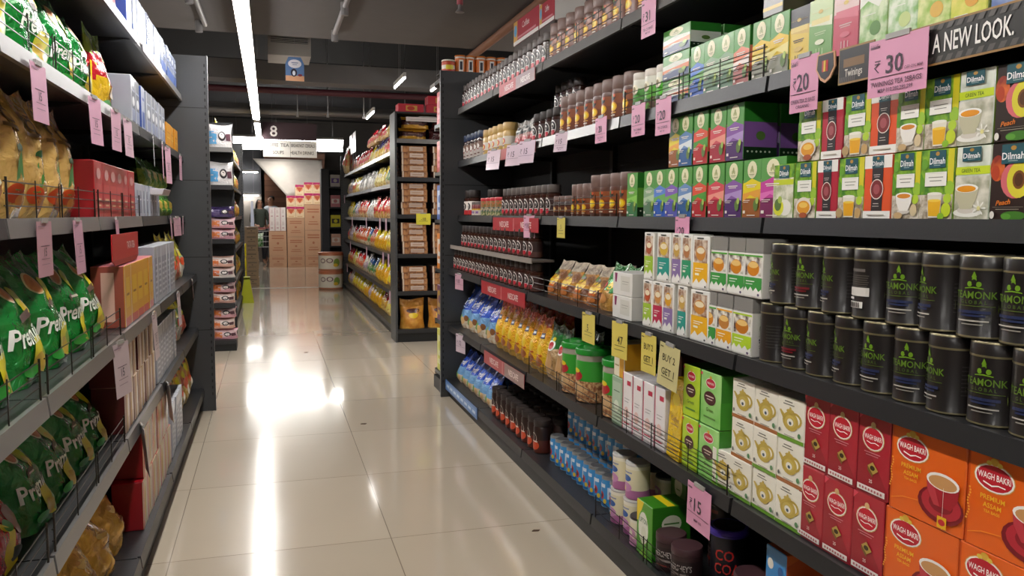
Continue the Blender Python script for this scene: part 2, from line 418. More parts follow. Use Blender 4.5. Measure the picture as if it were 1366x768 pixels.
# little hanging poster
e = bpy.data.objects.new('hanging_poster', None); COL.objects.link(e); e.location = (.275, 8.5, 2.83); tag(e, 'small blue and white promotional poster hanging below the air conditioner', 'poster')
g = G(); g.prism([(-.09, 0), (.09, 0), (.09, .17), (.06, .235), (-.06, .235), (-.09, .17)], 'y', 0, .003, P('#5d7fb0'))
art(g, [('r', 0, 0, 1, .22, '#d9a27c'), ('e', .45, .35, .17, .17, '#28243a'), ('e', .45, .33, .08, .1, '#dfe6ee'), ('e', .5, .72, .36, .18, '#e7e5ea'), ('r', .32, .74, .68, .78, '#8b93ab'), ('r', .38, .67, .62, .70, '#8b93ab'), ('e', .78, .25, .12, .05, '#7c2840')], .18, .235, lambda x, z, k: (x, -.0004*k, z)); g.obj('card', e)
g = G(); g.tube((0, .0015, .22), (0, .0015, 1.78), .002, M_PIPE, 4); g.obj('string', e)
# aisle number sign
e = bpy.data.objects.new('aisle_number_sign', None); COL.objects.link(e); e.location = (.38, 14.9, 2.50); tag(e, 'hanging aisle sign, dark maroon board with a white 8 over pale text panels', 'sign')
g = G(); g.box(-.46, .46, 0, .02, .30, .60, mat('#3f2a30', .6)); art(g, [('t', '8', .20, .5, .62, .3, '#f2efe9')], .92, .30, lambda x, z, k: (x, -.001*k, z+.30)); g.obj('board', e)
g = G(); g.box(-.46, .46, 0, .018, .0, .29, mat('#f4f0e8', .5))
art(g, [('t', 'COFFEE', .18, .72, .2, .2, '#6a6460'), ('t', 'TEA', .40, .72, .2, .2, '#6a6460'), ('t', 'BREAKFAST CEREALS', .74, .72, .2, .44, '#6a6460'), ('t', 'SOUPS', .28, .28, .2, .2, '#6a6460'), ('t', 'HEALTH DRINKS', .72, .28, .2, .44, '#6a6460'), ('r', .5, 0, .505, 1, '#8b857d')], .92, .29, lambda x, z, k: (x, -.001*k, z)); g.obj('text_panel', e)
g = G()
for x in (-.3, .3): g.tube((x, .01, .6), (x, .01, 2.1), .003, M_PIPE, 4)
g.obj('suspension_wire', e)

# ================================================================== RACKS
YJ = [.06, 1.12, 2.18, 3.27, 4.32, 5.36, 6.42]
def rack(name, label, sg, xu, xl, xb, xk, xp, xback, joints, SHZ, wires=(), light=(), endy=None, top=2.65, ends=True, open_top=True):
    """sg +1: fronts face -x (rack on +x); xu/xl/xb shelf fronts upper/lower/base, xk kick, xp end panel front edge, xback spine"""
    root = bpy.data.objects.new(name, None); COL.objects.link(root); y0, y1 = joints[0], joints[-1]
    root.location = (xb, (y0+y1)/2, 0); tag(root, label, 'shelving rack')
    ox, oy = xb, (y0+y1)/2
    S = lambda a, b: (min(a, b)-ox, max(a, b)-ox)
    g = G(); a, b = S(xback, xback+sg*.03); g.box(a, b, y0-oy, y1-oy, .05, top-.02, M_BACK)
    for z in (.6, 1.0, 1.4, 1.8, 2.2): g.box(a-.002, b+.002, y0-oy, y1-oy, z, z+.006, M_BLACK)
    g.obj('back_panel', root)
    for i, y in enumerate(joints[1:-1]):
        a, b = S(xback-sg*.03, xback); g = G(); g.box(a, b, y-oy-.02, y-oy+.02, .02, top, M_STEEL); g.obj('upright', root)
    a, b = S(xk, xk+sg*.02); g = G(); g.box(a, b, y0-oy, y1-oy, .0, .105, M_BLACK); g.obj('kick_plate', root)
    for lv, z in enumerate(SHZ):
        xf = xu if lv < 3 else (xl if lv < 5 else xb)
        for i in range(len(joints)-1):
            if z > 2.2 and False: continue
            ya, yb = joints[i]-oy+.004, joints[i+1]-oy-.004
            a, b = S(xf+sg*.012, xback-sg*.002); g = G(); g.box(a, b, ya, yb, z-.025, z, M_SHELF)
            # end brackets under the deck
            if lv < 5:
                for yy in (ya+.002, yb-.008):
                    pts = [(xf+sg*.02-ox, z-.026), (xback-sg*.003-ox, z-.026), (xback-sg*.003-ox, z-.055), (xf+sg*.12-ox, z-.045)]
                    g.prism(pts if sg > 0 else pts[::-1], 'y', yy, yy+.006, M_SHELF)
            so = g.obj('shelf', root)
            # front price rail, leaning out a little at its foot
            rg = G(); m = M_RAIL_LIT if (lv, i) in light else M_SHELF  # listed rails have the reflected light put into their colour
            h = .045
            pts = [(xf-ox+sg*.012, z+.004), (xf-ox, z+.004), (xf-ox-sg*.006, z-h), (xf-ox+sg*.010, z-h)]
            rg.prism(pts if sg < 0 else pts[::-1], 'y', ya+.004, yb-.004, m)
            rg.obj('price_rail', so)
            if (lv, i) in wires:
                wg = G(); xw = xf-ox+sg*.008
                for zz in (.035, .065, .095): wg.tube((xw, ya+.02, z+zz), (xw, yb-.02, z+zz), .0018, M_WIRE, 5)
                n = 4
                for k in range(n+1):
                    yy = ya+.03+(yb-ya-.06)*k/n; r = .003 if k in (0, n) else .0018
                    wg.tube((xw-sg*.003, yy, z+.0), (xw-sg*.003, yy, z+.105), r, M_WIRE, 5)
                    if k == 2: wg.tube((xw-sg*.003, yy+.03, z), (xw-sg*.003, yy+.03, z+.105), .0025, M_WIRE, 5)
                wg.obj('wire_guard', so)
    if ends:
        for ye in ([y1] if endy is None else endy):
            a, b = S(xp, xback+sg*.45); g = G(); yy = ye-oy; t = .028; g.box(a, b, yy, yy+t, .0, top, M_STEEL)
            f = -.003 if yy > 0 else t
            for z in (2.27, 1.74, 1.17, .62): g.box(a+.03, b, yy-.0015, yy+t+.0015, z, z+.006, M_BLACK)
            a2, b2 = S(xp+sg*.012, xp+sg*.022); z = .12
            while z < top-.06:
                g.box(a2, b2, yy-.0012, yy+t+.0012, z, z+.022, M_BLACK); z += .05
            a2, b2 = S(xp-sg*.004, xp+sg*.004); g.box(a2, b2, yy-.006, yy+t+.006, 0, top+.004, M_STEEL)
            g.obj('end_panel', root)
    return root
wr_R = [(0, 3), (1, 2), (2, 3), (3, 3), (4, 2), (4, 3), (5, 2)]
lit_R = [(0, 3), (0, 2), (1, 3), (1, 4), (0, 4), (0, 5)]
rack('coffee_and_tea_rack', 'long dark grey steel shelving rack of coffee and tea along the right side', 1, 1.477, 1.395, 1.372, 1.405, 1.335, 1.93, YJ, SH['R'], wr_R, lit_R)
wr_L = [(1, 2), (1, 1), (2, 1), (2, 2), (2, 3), (3, 1), (3, 2), (4, 1), (4, 2)]
lit_L = [(1, 2), (1, 3), (2, 3), (3, 1), (3, 2), (3, 3), (4, 1), (4, 2), (2, 2), (0, 5), (0, 4), (4, 3)]
rack('tea_bag_rack', 'long dark grey steel shelving rack of tea packs along the left side', -1, -.60, -.53, -.50, -.53, -.42, -1.05, YJ, SH['L'], wr_L, lit_L)
# ================================================================== PRODUCTS, RIGHT RACK
M_GLASSY = mat('#3a2018', .18)
M_CAPG = mat('#5d534f', .45); M_CAPB = mat('#7a6058', .4); M_CAPD = mat('#2f2522', .5)
# small coffee jar: dark instant coffee behind glass, white swirl label with a red foot
def small_jar(name, lid, r=.045, h=.18, base='#efe9e4', foot='#c5283a'):
    return jar(name, r, h, [(0, M_GLASSY), (.05, P('#5a3a34')), (.30, P('#3a2624')), (.80, M_GLASSY)], M_GLASSY,
        [('r', -.15, .04, .07, .80, '#e9e4df'), ('e', .52, .46, .36, .33, base), ('e', .54, .46, .30, .27, '#1b1314'), ('e', .52, .52, .18, .12, '#e9e2dc'), ('e', .56, .50, .12, .08, '#2a1718'), ('e', .55, .24, .24, .12, foot), ('r', .3, .33, .8, .36, '#e9e2dc')],  # first strip is a specular highlight painted in white
        .045, lid, .86, .72)
J_SMALL = small_jar('coffee_jar', M_CAPG)
J_SMALL2 = small_jar('coffee_jar', M_CAPD, .043, .165)
def tall_jar(name, r=.052, h=.20, c1='#8a4a2c', c2='#c4742e', cap=None):
    return jar(name, r, h, [(0, mat('#4a2a1e', .3)), (.12, P('#7a3c22')), (.55, P('#8f4c28')), (.86, P('#5a3426'))], P('#4a2a1e'),
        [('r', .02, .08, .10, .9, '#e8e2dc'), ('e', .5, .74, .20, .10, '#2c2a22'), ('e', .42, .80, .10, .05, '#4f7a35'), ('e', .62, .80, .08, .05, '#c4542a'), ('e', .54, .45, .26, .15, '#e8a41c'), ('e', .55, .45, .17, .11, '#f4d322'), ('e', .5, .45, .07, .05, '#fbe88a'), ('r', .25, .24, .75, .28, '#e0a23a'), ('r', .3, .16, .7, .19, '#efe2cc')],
        .06, cap or M_CAPB, .98, .97, lidname='cap')
J_TALL = tall_jar('tall_coffee_jar'); J_TALLS = tall_jar('coffee_jar', .043, .165)
J_BROWN = jar('coffee_jar', .04, .11, [(0, mat('#3b2018', .3)), (.3, P('#6a3a22')), (.7, mat('#3b2018', .3))], P('#3b2018'), [('e', .5, .5, .22, .16, '#d8b070')], .03, M_CAPB, .98)
def white_jar(c):
    return jar('tea_canister', .047, .175, [(0, P('#4a4a3c')), (.06, G2('#5a3a26', c, 40)), (.42, P(c)), (.74, P('#e7e5d4'))], P('#e7e5d4'),
        [('e', .5, .72, .26, .15, '#f2ecd0'), ('e', .5, .72, .12, .09, '#8a7a44'), ('r', .2, .3, .8, .36, '#2f5a2a')], .03, mat('#e6ddd2', .4), 1.0, .98)
J_GW = [white_jar(c) for c in ('#4f9a3a', '#63b23c', '#58c02c', '#7ac640')]
J_BLUECAP = jar('coffee_jar', .05, .20, [(0, M_GLASSY), (.1, P('#b9aea6')), (.5, P('#7d5f52')), (.8, M_GLASSY)], M_GLASSY, [('r', .2, .2, .8, .26, '#5a2a22'), ('e', .5, .58, .28, .12, '#e8e2da'), ('r', .3, .4, .7, .46, '#8c1f2a')], .05, mat('#20304f', .4), .92)
J_BEIGE = jar('coffee_jar', .052, .185, [(0, M_GLASSY), (.06, P('#c9a35a')), (.30, P('#e6dccb')), (.7, P('#c9a35a'))], P('#c9a35a'), [('e', .5, .46, .25, .16, '#c9402c'), ('e', .5, .46, .14, .09, '#e8c75a'), ('r', .3, .2, .7, .25, '#4b2f66')], .05, mat('#c8a566', .4), .98)
J_SWIRL = jar('coffee_jar', .055, .20, [(0, M_GLASSY), (.06, P('#c22a30')), (.3, P('#eee6de')), (.78, M_GLASSY)], M_GLASSY, [('e', .5, .5, .3, .2, '#161213'), ('e', .46, .5, .2, .13, '#eee6de'), ('e', .5, .48, .1, .07, '#161213')], .055, M_CAPD, .85, .7)
J_MINI = jar('spice_jar', .028, .105, [(0, M_GLASSY), (.05, P('#cfc4bc')), (.5, P('#dcae24')), (.62, P('#7a2a2a'))], M_GLASSY, [('e', .5, .3, .3, .12, '#7a4a9a')], .02, M_CAPG, .95)
J_REDLID = jar('mixed_bean_jar', .06, .13, [(0, G2('#3e5a2c', '#c3b489', 60)), (.3, G2('#30504e', '#b7a58a', 50)), (.6, G2('#6a6a30', '#b55a3a', 60))], M_GLASSY, [], .024, mat('#c0303c', .35), 1.02, .98)
# top shelf, small jars then tall jars, promo cartons on top
row('R', 0, J_SMALL, span(6.42, 4.36, 21), 'small coffee jar with grey cap', 'jar')
row('R', 0, J_TALL, span(4.34, 2.60, 14), 'tall brown-capped coffee jar', 'jar')
row('R', 0, J_SMALL, span(6.4, 5.6, 8), 'rear small coffee jar with grey cap', 'jar', back=.1)
promo = carton('promotional_carton', .55, .2, .16, P('#a91f35'), P('#e9e4de'), P('#b22a3e'), [('t', 'Coffee', .5, .68, .26, .5, '#eadfda'), ('r', .1, .22, .9, .30, '#d88a92'), ('r', 0, 0, .16, 1, '#d9a54a'), ('e', .08, .6, .06, .25, '#4d9fd6'), ('r', 0, 0, 1, .16, '#ece6e0')])
low = carton('stock_carton', .55, .2, .32, mat('#3a2a24', .6), mat('#3a2a24', .6), mat('#3a2a24', .6), [('r', .1, .3, .9, .5, '#5a3a2e')])
put(low, (1.66, 5.22, 2.351), -PI/2, 0, 'carton', 'dark brown stock carton under the red promotional carton', 'right rack top shelf')
put(promo, (1.66, 5.22, 2.673), -PI/2, 0, 'carton', 'red and white promotional carton stacked highest behind small jars', 'right rack top shelf')
put(low, (1.66, 4.79, 2.351), -PI/2, 0, 'carton', 'second dark brown stock carton behind tall jars', 'right rack top shelf', s=(.5, 1, 1))
put(promo, (1.66, 4.79, 2.673), -PI/2, 0, 'carton', 'smaller second red and white promotional carton', 'right rack top shelf', s=(.5, 1, .9))
# second shelf down
row('R', 1, J_BLUECAP, span(6.40, 5.83, 5), 'coffee jar with navy cap', 'jar')
row('R', 1, J_BEIGE, span(5.78, 5.14, 5), 'coffee jar with golden beige cap', 'jar')
B_CLEAR = bag('coffee_pouch', .17, .17, .07, [(0, F2('#a8383c', '#d8d2cc')), (.5, F2('#20242a', '#e4e2de')), (.8, F('#8a8580'))], [('e', .5, .3, .25, .12, '#b3303a'), ('r', .2, .62, .8, .70, '#f0eeea')], 3)
row('R', 1, B_CLEAR, [5.0, 4.85, 4.70], 'black white and red coffee pouch', 'pouch')
row('R', 1, J_SMALL2, span(4.62, 4.18, 4), 'small coffee jar with dark cap', 'jar')
row('R', 1, J_SMALL2, span(4.60, 4.2, 4), 'upper small coffee jar with dark cap', 'jar', up=.17, back=.13)
row('R', 1, J_SMALL2, span(4.60, 4.2, 4), 'rear small coffee jar with dark cap', 'jar', back=.13)
row('R', 1, J_TALL, span(4.15, 3.24, 8), 'tall brown-capped coffee jar', 'jar')
row('R', 1, J_GW, span(3.235, 2.925, 3), 'green and white tea canister', 'canister')

# ------------------------------------------------------------------ tea cartons
def herb(c1, c2, c3, leaf='#5c7a3a', wd=.1, ht=.19, dp=.13, top='#5a9c4a', name='tea_carton'):
    z = [(0, .60), (.18, .62), (.5, .68), (.8, .63), (1, .60), (1, 0), (0, 0)]
    fa = [('p', z, c1), ('r', 0, 0, 1, .34, c2), ('p', [(0, .28), (.4, .40), (1, .30), (1, .5), (.5, .46), (0, .42)], c3),
        ('e', .5, .83, .26, .15, '#efe9c4'), ('e', .5, .85, .05, .05, '#a9ad72'), ('e', .44, .81, .04, .035, '#b6b980'), ('e', .56, .81, .04, .035, '#b6b980'), ('r', .36, .745, .64, .757, '#8f9562'), ('r', .4, .725, .6, .732, '#8f9562'),
        ('r', .22, .56, .78, .575, '#f6efe4'), ('r', .27, .53, .70, .542, '#f6efe4'), ('e', .76, .22, .13, .10, leaf), ('e', .84, .30, .08, .06, '#a9c15a'), ('r', .08, .08, .2, .13, '#efe6dc'), ('r', .3, .04, .75, .055, '#efe6dc'),
        ('r', .10, .30, .45, .31, '#f1e8dc'), ('r', .10, .27, .38, .28, '#f1e8dc')]
    sa = [('r', 0, .66, 1, 1, '#2f7d2c'), ('r', 0, .22, 1, .66, c1), ('r', 0, 0, 1, .22, '#16301a'), ('e', .5, .42, .14, .08, leaf)]+[('e', .12+.13*i, .14, .03, .018, '#d8d8c8') for i in range(6)]
    return carton(name, wd, dp, ht, P(top), P(c1), P('#2f7d2c'), fa, sa)
H_GREEN = herb('#6cae3f', '#3d7a4c', '#8fcf5a'); H_SAGE = herb('#8fb08a', '#5c7f62', '#b8d0a8'); H_BLUE = herb('#5b86d6', '#2d5bb4', '#6fae5e')
H_VIOLET = herb('#8764bd', '#5a5cb0', '#79b05c'); H_NAVY = herb('#6f93c4', '#2f5f9a', '#dfe6ea'); H_RED = herb('#e0533c', '#b8272f', '#4f9a3a', wd=.1)
H_ROSE = herb('#d94f5c', '#a81f3a', '#ef9a8a', wd=.103); H_PURP = herb('#8a5aa6', '#4f2a6a', '#b394cc', wd=.103); H_YEL = herb('#e8d21e', '#9c5a26', '#e8a33a', wd=.103); H_MAG = herb('#c8409a', '#7c2458', '#e070b8', wd=.13)
H_PINK = herb('#e8866a', '#a85a52', '#f2e4de', wd=.092); H_GOLD = herb('#e8c53a', '#8a8a78', '#f0e08a', wd=.095); H_WIDE = herb('#e4e8dc', '#3f4f7a', '#d8794a', wd=.21, ht=.095)
W3 = 'right rack third shelf down'
for t, y, d in ((H_GREEN, 3.190, 'bright green herbal tea carton'), (H_SAGE, 3.03, 'sage green herbal tea carton'), (H_BLUE, 2.93, 'light blue herbal tea carton'),
                (H_VIOLET, 2.83, 'violet herbal tea carton'), (H_NAVY, 2.728, 'steel blue herbal tea carton'), (H_RED, 2.62, 'orange-red herbal tea carton'), (H_ROSE, 2.51, 'rose red herbal tea carton'),
                (H_PURP, 2.40, 'purple herbal tea carton'), (H_YEL, 2.29, 'yellow and brown herbal tea carton'), (H_MAG, 2.172, 'magenta herbal tea carton')):
    row('R', 2, t, [y], d+' in the lower tier', 'tea carton', rot=.015)
for t, y, d in ((H_YEL, 2.81, 'yellow-edged herbal tea carton'), (H_NAVY, 2.728, 'steel blue herbal tea carton'), (H_RED, 2.62, 'orange-red herbal tea carton'), (H_ROSE, 2.51, 'rose red herbal tea carton'), (H_PURP, 2.402, 'purple herbal tea carton')):
    row('R', 2, t, [y], d+' in the upper tier', 'tea carton', rot=.01, up=.194)
for k in (1, 2, 3):
    row('R', 2, H_PURP, [2.402], 'purple herbal tea carton, '+['', 'second', 'third', 'fourth'][k]+' back in upper tier', 'tea carton', rot=.01, up=.194, back=.14*k)
for k in (1, 2): row('R', 2, H_MAG, [2.172], 'magenta herbal tea carton, '+['', 'second', 'third'][k]+' back', 'tea carton', rot=.01, back=.14*k)
row('R', 2, [H_VIOLET, H_NAVY, H_RED, H_ROSE, H_PURP, H_YEL], [2.83, 2.728, 2.62, 2.51, 2.40, 2.29], 'rear herbal tea carton', 'tea carton', back=.14, rot=.005)
row('R', 2, J_SWIRL, [6.33, 6.18], 'dark coffee jar with white swirl', 'jar')
row('R', 2, J_MINI, span(6.10, 5.86, 4), 'tiny yellow-labelled spice jar', 'jar')
row('R', 2, J_SWIRL, [6.0, 5.86], 'rear dark coffee jar with white swirl', 'jar', back=.1)
row('R', 2, J_REDLID, span(5.84, 5.32, 4), 'multicoloured jar with red lid', 'jar')
row('R', 2, J_SMALL, span(5.27, 4.26, 10), 'small coffee jar with grey cap', 'jar')
row('R', 2, J_BROWN, span(4.23, 3.96, 3), 'short brown coffee jar', 'jar')
row('R', 2, J_TALLS, span(3.95, 3.72, 3), 'medium brown-capped coffee jar', 'jar')
row('R', 2, J_TALL, span(3.70, 3.25, 4), 'tall brown-capped coffee jar', 'jar')
row('R', 2, J_BROWN, [4.18, 4.08], 'rear short brown coffee jar', 'jar', back=.09)

# second shelf herbal cartons
for k in range(3): row('R', 1, H_WIDE, [2.825], ['lowest', 'middle', 'topmost'][k]+' wide green and white tea carton of the stack', 'tea carton', up=.0972*k, rot=.01)
for k in range(3): row('R', 1, H_WIDE, [2.825], ['lowest', 'middle', 'topmost'][k]+' rear wide green tea carton of the stack', 'tea carton', up=.0972*k, rot=.01, back=.14)
for t, y, d in ((H_BLUE, 2.665, 'light blue herbal tea carton'), (H_SAGE, 2.56, 'sage green herbal tea carton'), (H_SAGE, 2.465, 'sage green herbal tea carton'), (H_PINK, 2.37, 'salmon herbal tea carton'), (H_GOLD, 2.265, 'golden yellow herbal tea carton'), (H_GOLD, 2.165, 'golden yellow herbal tea carton')):
    row('R', 1, t, [y], d, 'tea carton', rot=.015)
row('R', 1, H_GREEN, [2.56, 2.46, 2.36, 2.26], 'rear green herbal tea carton', 'tea carton', back=.135, rot=.01)
def grand(c1, c2, c3, band, wd=.1, ht=.185, glare=False, name='tea_carton'):
    fa = [('r', 0, .62, 1, 1, c2), ('r', 0, 0, 1, .62, c1), ('p', [(0, .62), (1, .55), (1, .70), (0, .66)], c3), ('r', .1, .62, .9, .70, band), ('r', .1, .80, .9, .803, '#d8b860'), ('e', .5, .80, .1, .03, '#d8b860'),
        ('r', .25, .48, .75, .495, c2), ('r', .3, .45, .7, .462, c2), ('r', .35, .15, .38, .25, c2), ('r', .48, .13, .51, .25, c2), ('r', .62, .15, .65, .24, c2), ('e', .5, .34, .2, .04, c3)]
    return carton(name, wd, .12, ht, P(c1), P(c2), P(c3), fa)
GR = [(grand('#e4c656', '#34333a', '#d8b860', '#ead27c'), 2.075, 'black-topped yellow tea carton'), (grand('#78a860', '#c9dca8', '#e9ecd0', '#e6d890'), 1.972, 'pale green tea carton'),
      (grand('#c5445e', '#e6c6c4', '#d86a80', '#d86a80'), 1.87, 'rose pink tea carton')]
for t, y, d in GR: row('R', 1, t, [y], d, 'tea carton', rot=.01)
GREENS = [carton('tea_carton', .1, .12, .185, G2(a, b, 22), P('#a9b86a'), P('#c9d48a'), [('p', [(0, .62), (.3, .7), (.7, .58), (1, .8), (1, .95), (.4, .86), (0, .8)], '#eef0e2'), ('r', .1, .5, .6, .512, '#f2f4e6'), ('e', .6, .3, .2, .1, c), ('r', .12, .12, .5, .13, '#eef0e2')]) for a, b, c in
          (('#7fae5a', '#d9e4c0', '#5a8a3c'), ('#88b86a', '#e6edd8', '#c9d98a'), ('#9abf4e', '#dfe29a', '#e0b23a'), ('#c9cf3a', '#e8dc6a', '#e6a62a'))]
GD = ['mint green tea carton with pale leaves', 'pale green leafy tea carton', 'lime green leafy tea carton', 'yellow-green citrus tea carton']
for t, y, d in zip(GREENS+[], (1.765, 1.668, 1.568, 1.465), GD): row('R', 1, t, [y], d, 'tea carton', rot=.01)
BL = carton('tea_carton', .1, .12, .185, G2('#5d74ad', '#93a4cc', 18), P('#4a5a8a'), P('#8090b8'), [('e', .6, .8, .3, .1, '#d8c49a'), ('r', .1, .5, .8, .52, '#e4e8f0')])
row('R', 1, BL, [1.36], 'slate blue tea carton', 'tea carton'); row('R', 1, GREENS[0], [1.255], 'nearest mint green tea carton', 'tea carton')
GY = carton('tea_carton', .1, .12, .18, P('#8f8f8b'), P('#3b3a38'), P('#77767a'), [('r', 0, .1, 1, .16, '#d8b860'), ('e', .5, .5, .3, .12, '#c8c4bc'), ('r', .2, .7, .8, .74, '#e8e4dc')], [('e', .2+.15*i, .5, .03, .02, '#d8b860') for i in range(5)])
row('R', 1, GY, [2.21], 'upper grey and gold tea carton', 'tea carton', up=.192, rot=.01)
row('R', 1, GREENS[3], [2.09], 'upper yellow-green citrus tea carton', 'tea carton', up=.192, back=.1)

# ------------------------------------------------------------------ third shelf tea cartons with a teal brand block
def brand(u0, v0, u1, v1, big=1): 
    return [('r', u0, v0, u1, v1, '#1f5560'), ('e', (u0+u1)/2, v1-(v1-v0)*.2, (u1-u0)*.12, (v1-v0)*.12, '#b88a3a'), ('t', 'Dilmah', (u0+u1)/2, v0+(v1-v0)*.40, (v1-v0)*.36, (u1-u0)*.94, '#ffffff'), ('r', u0+(u1-u0)*.3, v0+(v1-v0)*.12, u0+(u1-u0)*.7, v0+(v1-v0)*.16, '#9fb8b8')]
def cup(cx, cy, w_, h_, col='#e5a21c', body='#f1ece4'):
    return [('e', cx, cy-h_*.55, w_*.75, h_*.16, '#d8d0c4'), ('p', [(cx-w_, cy+h_*.45), (cx-w_*.9, cy), (cx-w_*.5, cy-h_*.5), (cx+w_*.5, cy-h_*.5), (cx+w_*.9, cy), (cx+w_, cy+h_*.45)], body), ('e', cx, cy+h_*.45, w_, h_*.2, '#f8f5ee'), ('e', cx, cy+h_*.42, w_*.82, h_*.15, col)]
def glass(cx, cy, w_, h_, col='#eab21e'):
    return [('p', [(cx-w_, cy+h_*.5), (cx-w_*.8, cy-h_*.5), (cx+w_*.8, cy-h_*.5), (cx+w_, cy+h_*.5)], '#e9e3d2'), ('p', [(cx-w_*.9, cy+h_*.22), (cx-w_*.74, cy-h_*.44), (cx+w_*.74, cy-h_*.44), (cx+w_*.9, cy+h_*.22)], col), ('e', cx, cy+h_*.22, w_*.9, h_*.06, '#f5cf4a'), ('e', cx, cy+h_*.5, w_, h_*.07, '#f4f0e2')]
def d_leaf(kind, wd, ht=.165):
    fa = [('r', 0, 0, 1, .36, G2('#8c7c64', '#d9cfbe', 45)), ('r', .82, .36, 1, 1, '#d6cc2a'), ('p', [(0, .36), (.2, .5), (0, .7)], '#5f9a2c'), ('e', .12, .8, .1, .08, '#6aa62e'), ('e', .9, .45, .14, .1, '#9ac43a'), ('e', .86, .3, .12, .07, '#b4d23c')]
    fa += brand(.27, .74, .76, .99)+[('r', .17, .48, .82, .68, '#f4f1e8'), ('r', .28, .60, .72, .612, '#8a8a7c'), ('r', .32, .55, .68, .562, '#8a8a7c'), ('r', .24, .66, .76, .664, '#c8c2b0')]
    if kind == 'cup': fa += cup(.48, .25, .3, .24, '#d88a2a')+[('e', .85, .14, .12, .09, '#d9c49c'), ('e', .3, .06, .16, .05, '#c9a878')]
    elif kind == 'glass': fa += glass(.5, .2, .22, .34)+[('e', .86, .14, .14, .1, '#c4d62e'), ('e', .72, .05, .1, .05, '#86b82a')]
    elif kind == 'bowl': fa += [('e', .5, .22, .36, .16, '#e6ddd0'), ('e', .5, .20, .3, .12, '#e29a22'), ('e', .5, .24, .2, .05, '#f2c65a'), ('e', .5, .06, .18, .05, '#a8502a')]
    elif kind == 'mug': fa += glass(.48, .2, .24, .34, '#e8a814')+[('e', .12, .1, .14, .08, '#b89a6a'), ('e', .86, .1, .12, .08, '#caa46a')]
    elif kind == 'pale': fa = [('r', 0, 0, 1, .75, G2('#a8ad86', '#e0ddca', 30)), ('r', 0, .62, 1, .72, '#c9d42c'), ('e', .62, .2, .3, .15, '#f0ece0'), ('e', .3, .2, .26, .15, '#dfe03c'), ('e', .35, .34, .2, .05, '#eef0d8')]+brand(.3, .74, .78, .98)
    return carton('tea_bag_carton', wd, .08, ht, G2('#8cb830', '#3f7a20', 26), P('#8a9a2c'), P('#b8bc3a'), fa)
def d_stripe(c, wd, ht=.165):
    fa = [('r', 0, .80, 1, 1, '#f2efe8'), ('r', 0, 0, 1, .13, '#f2efe8'), ('r', .30, .13, .70, .82, '#2f2a2c')]+brand(.29, .80, .71, .99)+[('e', .5, .47, .24, .16, '#efe6da'), ('e', .5, .47, .215, .145, '#7c2a2e'), ('e', .5, .47, .12, .08, '#a8555a'), ('r', .38, .69, .62, .70, '#d8d0c8'), ('r', .4, .66, .6, .668, '#d8d0c8'), ('r', .4, .24, .6, .25, '#d8d0c8'), ('r', .38, .2, .62, .208, '#d8d0c8'), ('r', .18, .06, .82, .075, '#b0a898')]
    return carton('tea_bag_carton', wd, .08, ht, P(c), P(c), P('#f2efe8'), fa)
def d_green(wd, ht=.165):
    fa = [('r', 0, 0, 1, .6, G2('#9a9a80', '#dcd8c8', 20)), ('r', .0, .62, 1, .73, '#c9dc2c'), ('t', 'GREEN TEA', .45, .675, .05, .55, '#4a6a1e'), ('e', .40, .10, .42, .06, '#f2efe6')]+cup(.36, .30, .34, .3, '#e8971c', '#c4bfa0')
    for k in range(7): a = k*PI*2/7; fa.append(('p', [(.76, .16), (.76+.16*math.cos(a)-.02*math.sin(a), .16+.09*math.sin(a)+.015*math.cos(a)), (.76+.2*math.cos(a), .16+.115*math.sin(a)), (.76+.16*math.cos(a)+.02*math.sin(a), .16+.09*math.sin(a)-.015*math.cos(a))], '#f6f4ea'))
    fa += [('e', .76, .16, .05, .03, '#e0d890')]+brand(.22, .80, .76, .99)
    return carton('tea_bag_carton', wd, .08, ht, G2('#b9c4b0', '#e4e6da', 14), P('#7f9a2a'), P('#cfd4c4'), fa)
def d_peach(wd, ht=.165):
    fa = [('e', .16, .68, .18, .17, G2('#8a2a1c', '#d8672a', 20)), ('e', .12, .62, .1, .1, '#b8401f'), ('e', .62, .52, .36, .24, '#d86a72'), ('e', .70, .52, .29, .235, '#dccf3a'), ('e', .70, .52, .15, .12, '#7a4a22'), ('e', .70, .52, .1, .085, '#553018'),
          ('ts', 'Peach', .36, .235, .065, .5, .1, '#e07a26'), ('r', .1, .17, .85, .175, '#8a8478'), ('r', .18, .14, .75, .146, '#b8b0a0'), ('e', .62, .06, .3, .06, '#3f7a24'), ('e', .45, .05, .12, .04, '#5a9a34'), ('e', .1, .07, .06, .05, '#e9e4da')]+brand(.27, .73, .84, .98)
    return carton('tea_bag_carton', wd, .08, ht, P('#2c1c1a'), P('#6f8a2a'), P('#2c1c1a'), fa)
DL = [(d_leaf('pale', .1), 2.116, 'pale green tea-bag carton with lemon'), (d_leaf('bowl', .1), 2.013, 'leafy tea-bag carton with amber bowl'), (d_stripe('#b32438', .085), 1.917, 'crimson striped tea-bag carton'),
      (d_leaf('mug', .1), 1.822, 'leafy tea-bag carton with tall amber glass'), (d_stripe('#e0562a', .097), 1.72, 'orange striped tea-bag carton'), (d_leaf('cup', .09), 1.624, 'leafy tea-bag carton with white cup and ginger'),
      (d_leaf('glass', .1), 1.528, 'leafy tea-bag carton with mint glass'), (d_green(.093), 1.43, 'pale tea-bag carton with white flower cup'), (d_peach(.1), 1.33, 'dark tea-bag carton with half peach'), (d_peach(.1), 1.226, 'dark tea-bag carton with cut peach at frame edge')]
for t, y, d in DL: row('R', 2, t, [y], d+', lower tier', 'tea carton', rot=.01, jit=.004, where=W3)
